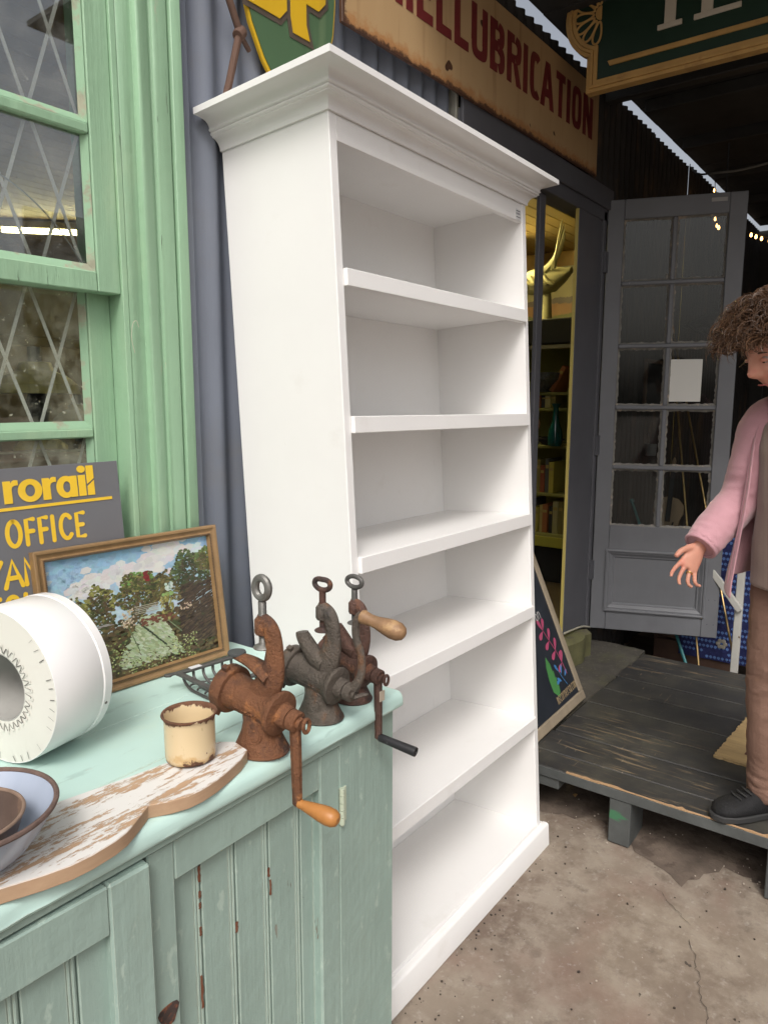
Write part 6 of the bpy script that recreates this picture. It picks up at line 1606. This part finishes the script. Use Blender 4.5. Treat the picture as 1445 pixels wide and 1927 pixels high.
def hand(mb, wrist, fdir, side, back, s_=1.0):
    """palm and five fingers; fdir: towards the fingers, back: back-of-hand normal, side: towards the thumb"""
    f, b, sd = Vector(fdir).normalized(), Vector(back).normalized(), Vector(side).normalized()
    w = Vector(wrist); roots = []
    rings = []
    for (t, wd, th, bend) in ((-.02, .022, .018, 0), (.015, .028, .017, 0), (.045, .037, .016, -.002), (.075, .040, .014, -.006), (.090, .038, .012, -.010)):
        c = w + f * t * s_ + b * bend; rings.append([c + (sd * wd * math.cos(a) + b * th * math.sin(a)) * s_ for a in [2 * math.pi * i / 16 for i in range(16)]])
    mb.loft(rings)
    for (off, L_, spread, curl) in ((.031, (.040, .025, .021), .30, 16), (.0105, (.044, .029, .023), .08, 20), (-.0115, (.041, .027, .022), -.14, 27), (-.032, (.032, .021, .019), -.38, 32)):
        p = w + (f * .084 + sd * off) * s_ + b * -.008; d = (f + sd * spread).normalized(); pts = [p - d * .012]; 
        q = p
        pts.append(p)
        d1_ = (Matrix.Rotation(R(curl * .75), 3, d.cross(-b).normalized()) @ d).normalized(); roots.append((p + d1_ * L_[0] * .45 * s_, d1_))
        for k2, l in enumerate(L_):
            d = (Matrix.Rotation(R(curl * (.75 if k2 == 0 else 1.0)), 3, d.cross(-b).normalized()) @ d).normalized(); q = q + d * l * s_; pts.append(q)
        mb.tube(smooth_path(pts, 3), [.0098 * s_ - .0003 * i for i in range((len(pts) - 1) * 3 + 1)], 10)
    p = w + (f * .020 + sd * .024) * s_; d = (sd * .75 + f * .75 - b * .35).normalized(); pts = [p - d * .01, p + d * .018, p + d * .045 + f * .004, p + d * .055 + f * .024]
    mb.tube(smooth_path(pts, 3), [.0125 * s_] * 4 + [.0105 * s_] * 4 + [.009 * s_] * 2, 10)
    return roots
for s_, pts in arms.items():
    P, rr = limb(pts, [.045, .036, .026]); bd_.tube(P, rr, 12)
    wd = (Vector(pts[2]) - Vector(pts[1])).normalized()
    if s_ == 1: fingers = hand(bd_, Vector(pts[2]) + wd * .012, (.12, .62, -.77), (.30, .72, .60), (.93, -.34, -.12), .88)
    else: hand(bd_, Vector(pts[2]) + wd * .012, (0, .2, -1), (.15, .95, .2), (-.95, .1, .1), .98)
body = remeshed(bd_, 'body', .0042, SKIN, wo, 3)
EYE = mat('eye_white', (.30, .25, .22), .3); IRIS = mat('dark_iris', (.03, .02, .015), .15)
for s_ in (-1, 1):
    e_ = MB().lathe([(0, -.0105), (.006, -.0086), (.0098, -.004), (.0105, 0), (.0098, .004), (.006, .0086), (0, .0105)], 16, HM @ axis_M((s_ * .029, .0715, .0085), (0, 1, -.25))).build('eye', EYE, body, smooth=True)
    MB().lathe([(0, .0112), (.0042, .0104), (.0048, .0092)], 14, HM @ axis_M((s_ * .029, .0715, .0085), (0, 1, -.35))).build('iris', IRIS, e_, smooth=True)
    lid = MB(); lid.tube([HM @ Vector((s_ * .029 + x, .0805 - .004 * abs(x) / .013, .0112 - .004 * (x / .013) ** 2)) for x in (-.013, -.007, 0, .007, .013)], [.0030, .0050, .0056, .0050, .0030], 8); lid.build('eyelid', SKIN, body, smooth=True)
    bw_ = MB(); bw_.tube([HM @ Vector((s_ * .030 + x, .0855 - .012 * abs(x + s_ * .0) / .02, .032 - .004 * (x / .018) ** 2)) for x in (-.018, -.009, 0, .009, .018)], [.0012, .0022, .0026, .0022, .0012], 8); bw_.build('eyebrow', HAIR, body, smooth=True)
lp_ = MB(); lp_.tube([HM @ Vector((x, .0905 - .010 * (x / .02) ** 2, -.0572 - .002 * abs(x) / .02)) for x in (-.021, -.012, 0, .012, .021)], [.0008, .0020, .0022, .0020, .0008], 8); lp_.build('mouth_line', mat('lip', (.30, .08, .07), .4), body, smooth=True)
RM = axis_M(*fingers[2])
MB().tube([RM @ Vector((.0088 * math.cos(2 * math.pi * i / 16), .0088 * math.sin(2 * math.pi * i / 16), 0)) for i in range(16)], .0014, 6, closed=True).build('ring', BRASS, body, smooth=True)
# hair: a cap plus a mass of curls
hc = MB(); hr = []
for j in range(15):
    ph = R(-38) + R(126) * j / 14; ring = []
    for i in range(30):
        th = 2 * math.pi * i / 30; v = Vector((.098 * math.cos(ph) * math.sin(th), .108 * math.cos(ph) * math.cos(th) - .014, .128 * math.sin(ph) + .006))
        if v.y > .02 and v.z < .045: v.y = .02 + (v.y - .02) * .35
        ring.append(v)
    hr.append(ring)
hc.loft(hr, M=HM)
hair = hc.build('hair', HAIR, wo, smooth=True)
rnd = random.Random(5)
curls = {0: MB(), 1: MB()}
for q in range(8200):
    th = rnd.uniform(0, 2 * math.pi); ph = R(rnd.uniform(-46, 88)); v = Vector((math.cos(ph) * math.sin(th), math.cos(ph) * math.cos(th), math.sin(ph)))
    front = v.y > .25
    if front and v.z < .36: continue
    if v.y > -.35 and v.z < -.10: continue
    if v.y > .05 and v.z < .18: continue
    p = Vector((v.x * .104, v.y * .110 - .014, v.z * .116 + .006))
    rad = rnd.uniform(.007, .021); L_ = rnd.uniform(.03, .085); t1 = v.cross(Vector((rnd.uniform(-1, 1), rnd.uniform(-1, 1), rnd.uniform(-1, 1)))).normalized(); t2 = v.cross(t1)
    down = Vector((0, 0, -1)) if not front else Vector((0, .35, -.45))
    pts = []; turns = rnd.uniform(.7, 1.3); ph0 = rnd.uniform(0, 6.28)
    for k2 in range(10):
        s_ = k2 / 9; a = ph0 + turns * 2 * math.pi * s_
        pts.append(p + v * (L_ * math.sin(s_ * 1.9)) + down * (L_ * .75 * s_ * s_) + (t1 * math.cos(a) + t2 * math.sin(a)) * rad * (.35 + .65 * s_))
    w0 = rnd.uniform(.0005, .0011)
    curls[0 if rnd.random() < .62 else 1].tube(pts, [w0] * 7 + [w0 * .8, w0 * .5, w0 * .2], 4, cap=False, M=HM)
tag(curls[0].build('dark_curls', HAIR, hair, smooth=True), kind='stuff'); tag(curls[1].build('light_curls', HAIR2, hair, smooth=True), kind='stuff')
# taupe top
def wr(p, sc, am):
    return am * (math.sin(p.x * sc * 1.3 + p.z * sc * .7) * math.sin(p.z * sc * 1.9 + p.y * sc) )
tp_ = MB(); TT = [(.745, .168, .128, .0, .005), (.80, .168, .128, 0, .006), (.88, .172, .130, 0, .006), (.97, .156, .124, 0, .018), (1.06, .155, .122, 0, .026), (1.15, .164, .120, 0, .028), (1.22, .166, .102, 0, .022), (1.275, .118, .076, 0, .019), (1.298, .082, .068, 0, .024)]
tp_.loft([ering((c, y, z), a, b, 40, p=2.3) for (z, a, b, c, y) in TT])
remeshed(tp_, 'top', .0062, TAUPE, wo, 3, lambda p, n: p + n * (.0045 * (1 - 2.6 * abs(mnoise.noise(Vector((p.x * 7, p.y * 7 + p.z * 4, p.z * 5))))) * .5))
# trousers
tr_ = MB(); tr_.loft([ering((0, -.003, z), a, b, 30, p=2.3) for (z, a, b) in ((.77, .150, .108), (.82, .158, .112), (.90, .160, .114))])
for s_, pts in legs.items():
    P, rr = limb([pts[0], pts[1], (pts[2][0], pts[2][1], .055)], [.094, .066, .056], sub=8); tr_.tube(P, rr, 18)
def crease(v):
    t = mnoise.noise(v); return (1 - 2.6 * abs(t)) * .5
def tw(p, n):
    a = crease(Vector((p.x * 10 + p.z * 5, p.y * 10, p.z * 16 - p.y * 8))); b = crease(Vector((p.x * 22, p.y * 22 + p.z * 9, p.z * 44)) + Vector((3, 8, 1)))
    return p + n * (a * (.004 + .004 * math.exp(-((p.z - .45) / .10) ** 2)) + b * (.001 + .006 * math.exp(-((p.z - .09) / .09) ** 2) + .003 * math.exp(-((p.z - .47) / .07) ** 2)))
def tw_old(p, n):
    k_ = .0022 * math.sin(p.z * 75 + 5 * math.sin(p.y * 21 + p.x * 33 + p.z * 9)) * math.sin(p.x * 31 - p.z * 17 + p.y * 25) * (1.3 if p.z < .22 else .6) + .003 * math.sin(p.z * 21 + p.x * 40)
    if .38 < p.z < .56: k_ += .0035 * math.sin(p.z * 88 + p.y * 70) * math.sin((p.z - .38) / .18 * math.pi)
    return p + n * k_
remeshed(tr_, 'trousers', .0058, TROU, wo, 3, tw)
# shoes
for s_, pts in legs.items():
    an = Vector(pts[-1]); an.z = 0; yaw = R(-22) if s_ == 1 else R(10)
    M2 = Matrix.Translation(an) @ Matrix.Rotation(yaw, 4, 'Z')
    up_ = MB(); up_.loft([[Vector((rx * math.cos(a), y + 0 * a, max(.012, zc + rz * math.sin(a)))) for a in [2 * math.pi * i / 24 for i in range(24)]] for (y, rx, rz, zc) in ((-.075, .012, .03, .04), (-.068, .030, .045, .045), (-.03, .036, .058, .050), (.01, .038, .060, .048), (.05, .041, .045, .042), (.095, .046, .034, .036), (.135, .046, .028, .032), (.165, .036, .022, .028), (.182, .014, .012, .022))], M=M2)
    up_.tube([M2 @ Vector((0, -.02, .07)), M2 @ Vector((0, -.018, .115))], [.044, .043], 18)
    u_ = remeshed(up_, 'shoe', .0045, SHOE, wo, 4)
    so2 = MB(); ol2 = [(0, -.080), (.026, -.074), (.036, -.04), (.037, .02), (.046, .08), (.048, .13), (.036, .172), (.012, .190)]
    ol2 = ol2 + [(-p[0], p[1]) for p in ol2[::-1]]
    so2.prism(ol2, .0, .020, 'z', M2); so2.build('sole', mat('shoe_sole', (.03, .03, .03), .7), u_, bevel=.003)
    la_ = MB()
    for j in range(5): la_.tube([M2 @ Vector((-.024, .035 + j * .018, .092 - j * .006)), M2 @ Vector((0, .042 + j * .018, .099 - j * .007)), M2 @ Vector((.024, .035 + j * .018, .092 - j * .006))], .003, 6)
    la_.build('lace', mat('lace', (.03, .03, .03), .8), u_, smooth=True)
# jacket: open-fronted shell with sleeves and collar
jk = MB(); rows_ = 26; cols_ = 46
prs = [(1.30, .098, .080, .020, 62), (1.275, .135, .090, .020, 58), (1.235, .178, .112, .022, 52), (1.15, .185, .138, .026, 46), (1.05, .182, .146, .028, 42), (.95, .190, .152, .026, 38), (.86, .205, .160, .022, 34), (.79, .218, .168, .02, 30), (.755, .222, .172, .02, 27)]
def jprof(t):
    a = t * (len(prs) - 1); i = int(min(a, len(prs) - 2)); u_ = a - i
    return [prs[i][q] + (prs[i + 1][q] - prs[i][q]) * u_ for q in range(5)]
grid = []
for r_ in range(rows_ + 1):
    z, a, b, y0, gap = jprof(r_ / rows_); row = []
    for c in range(cols_ + 1):
        s_ = c / cols_; ang = R(90 + gap + (360 - 2 * gap) * s_); ca, sa = math.cos(ang), math.sin(ang)
        k_ = (abs(ca) ** 2.2 + abs(sa) ** 2.2) ** (-1 / 2.2)
        fo = (.012 * mnoise.noise(Vector((s_ * 16, z * 2.2, 1))) + .008 * math.sin(s_ * 34 + z * 3)) * (1 - min(1, max(0, (z - .8) / .45)))
        ed = min(s_, 1 - s_); flare = .040 * max(0, 1 - ed / .10) * max(0, (1.15 - z) / .4)
        row.append(Vector(((a + fo) * ca * k_, y0 + (b + fo + flare) * sa * k_ + flare * .7, z - .028 * max(0, 1 - ed / .12) * (1 if z < .95 else 0) * (1 - (z - .755) / .2 if z < .955 else 0))))
    grid.append(row)
vs = [p for row in grid for p in row]; C1 = cols_ + 1
jk.add(vs, [(r_ * C1 + c, r_ * C1 + c + 1, (r_ + 1) * C1 + c + 1, (r_ + 1) * C1 + c) for r_ in range(rows_) for c in range(cols_)])
me = jk.mesh('jacket', smooth=True, ang=70)
jo = bpy.data.objects.new('tmp', me); COL.objects.link(jo)
so_m = jo.modifiers.new('s', 'SOLIDIFY'); so_m.thickness = .005; so_m.offset = 1
sb_m = jo.modifiers.new('u', 'SUBSURF'); sb_m.levels = 1
dg = bpy.context.evaluated_depsgraph_get(); dg.update(); me2 = bpy.data.meshes.new_from_object(jo.evaluated_get(dg)); me2.name = 'jacket'; bpy.data.objects.remove(jo); bpy.data.meshes.remove(me)
jacket = link('jacket', me2, PINK, wo)
for s_, pts in arms.items():
    A_, E_, W_ = [Vector(p) for p in pts]
    sl_ = MB(); P, rr = limb([A_ + Vector((-.035 * s_, 0, .012)), A_ + Vector((.012 * s_, .004, -.03)), A_.lerp(E_, .55), E_ + Vector((0, -.004, 0)), E_.lerp(W_, .55), W_ + (W_ - E_).normalized() * .005], [.060, .070, .064, .060, .056, .050], sub=7)
    sl_.tube(P, rr, 22)
    W2 = W_ + (W_ - E_).normalized() * .006
    def sw_(p, n, E_=E_, W_=W_):
        dE = (p - E_).length; dW = (p - W_).length
        a = crease(Vector((p.x * 9 + p.z * 6, p.y * 12 - p.z * 9, p.z * 24 + p.y * 10)))
        b = crease(Vector((p.x * 20, p.y * 26 + p.z * 12, p.z * 40 - p.y * 18)) + Vector((7, 1, 3)))
        k_ = a * (.0035 + .008 * math.exp(-(dE / .08) ** 2)) + b * (.0015 + .005 * math.exp(-(dW / .09) ** 2))
        return p + n * k_
    so_ = remeshed(sl_, 'sleeve', .0060, PINK, jacket, 3, sw_)
    cf = MB(); dW = (W_ - E_).normalized(); cf.lathe([(.045, -.020), (.050, -.018), (.051, .010), (.049, .013), (.043, .013), (.042, .008)], 24, axis_M(W_ + dW * .002, dW)); cf.build('cuff', PINK, so_, smooth=True, ang=60)
    MB().lathe([(0, .003), (.005, .0025), (.006, 0)], 12, axis_M(W_ + Vector((s_ * .051, 0, .0)), (s_, 0, .2))).build('button', mat('pink_button', (.5, .32, .33), .3), so_, smooth=True)
# collar
col = MB(); cvs = []; nC = 30
for i in range(nC + 1):
    s_ = i / nC; ang = R(90 + 50 + 260 * s_); ed = max(0, 1 - min(s_, 1 - s_) / .16)
    ca, sa = math.cos(ang), math.sin(ang)
    top = Vector((.082 * ca, .030 + .074 * sa, 1.335 - .035 * ed)); mid_ = Vector((.100 * ca, .028 + .088 * sa, 1.342 - .045 * ed)); out_ = Vector(((.128 + .022 * ed) * ca, .024 + (.104 + .035 * ed) * sa + .02 * ed, 1.285 - .040 * ed)); base = Vector((.096 * ca, .022 + .080 * sa, 1.292 - .012 * ed))
    cvs += [base, top, mid_, out_]
col.add(cvs, [(i * 4 + q, i * 4 + 4 + q, i * 4 + 5 + q, i * 4 + 1 + q) for i in range(nC) for q in range(3)])
me = col.mesh('collar', smooth=True, ang=80)
jo = bpy.data.objects.new('tmp', me); COL.objects.link(jo); q = jo.modifiers.new('s', 'SOLIDIFY'); q.thickness = .004; q = jo.modifiers.new('u', 'SUBSURF'); q.levels = 1
dg = bpy.context.evaluated_depsgraph_get(); dg.update(); me2 = bpy.data.meshes.new_from_object(jo.evaluated_get(dg)); me2.name = 'collar'; bpy.data.objects.remove(jo); bpy.data.meshes.remove(me)
link('collar', me2, PINK, jacket)

# jacket details: front hem edging, seam and pocket flap following the shell
def jpt(s_, z, off=.009):
    t = 0
    for q in range(len(prs) - 1):
        if prs[q][0] >= z >= prs[q + 1][0]: t = (q + (prs[q][0] - z) / (prs[q][0] - prs[q + 1][0])) / (len(prs) - 1)
    r_ = t * rows_; i = int(min(r_, rows_ - 1)); u_ = r_ - i; c = s_ * cols_; j = int(min(c, cols_ - 1)); w_ = c - j
    p = (grid[i][j] * (1 - w_) + grid[i][j + 1] * w_) * (1 - u_) + (grid[i + 1][j] * (1 - w_) + grid[i + 1][j + 1] * w_) * u_
    d = Vector((p.x, p.y - .02, 0)).normalized()
    return p + d * off
SEAM = mat('pink_seam', (.36, .18, .205), .9)
for s_ in (.018, .982, .17, .83):
    MB().tube([jpt(s_, 1.22 - q * .018, .0065) for q in range(25)], .0013, 5).build('seam', SEAM, jacket, smooth=True)
for s_ in (.84, .16):
    pk_ = MB(); vs = []
    for q in range(9):
        ss = s_ - .045 + .09 * q / 8
        vs += [jpt(ss, .915 - .006 * abs(q - 4) / 4, .010), jpt(ss, .872, .013)]
    pk_.add(vs, [(2 * q, 2 * q + 2, 2 * q + 3, 2 * q + 1) for q in range(8)]); pk_.build('pocket_flap', PINK, jacket, smooth=True)
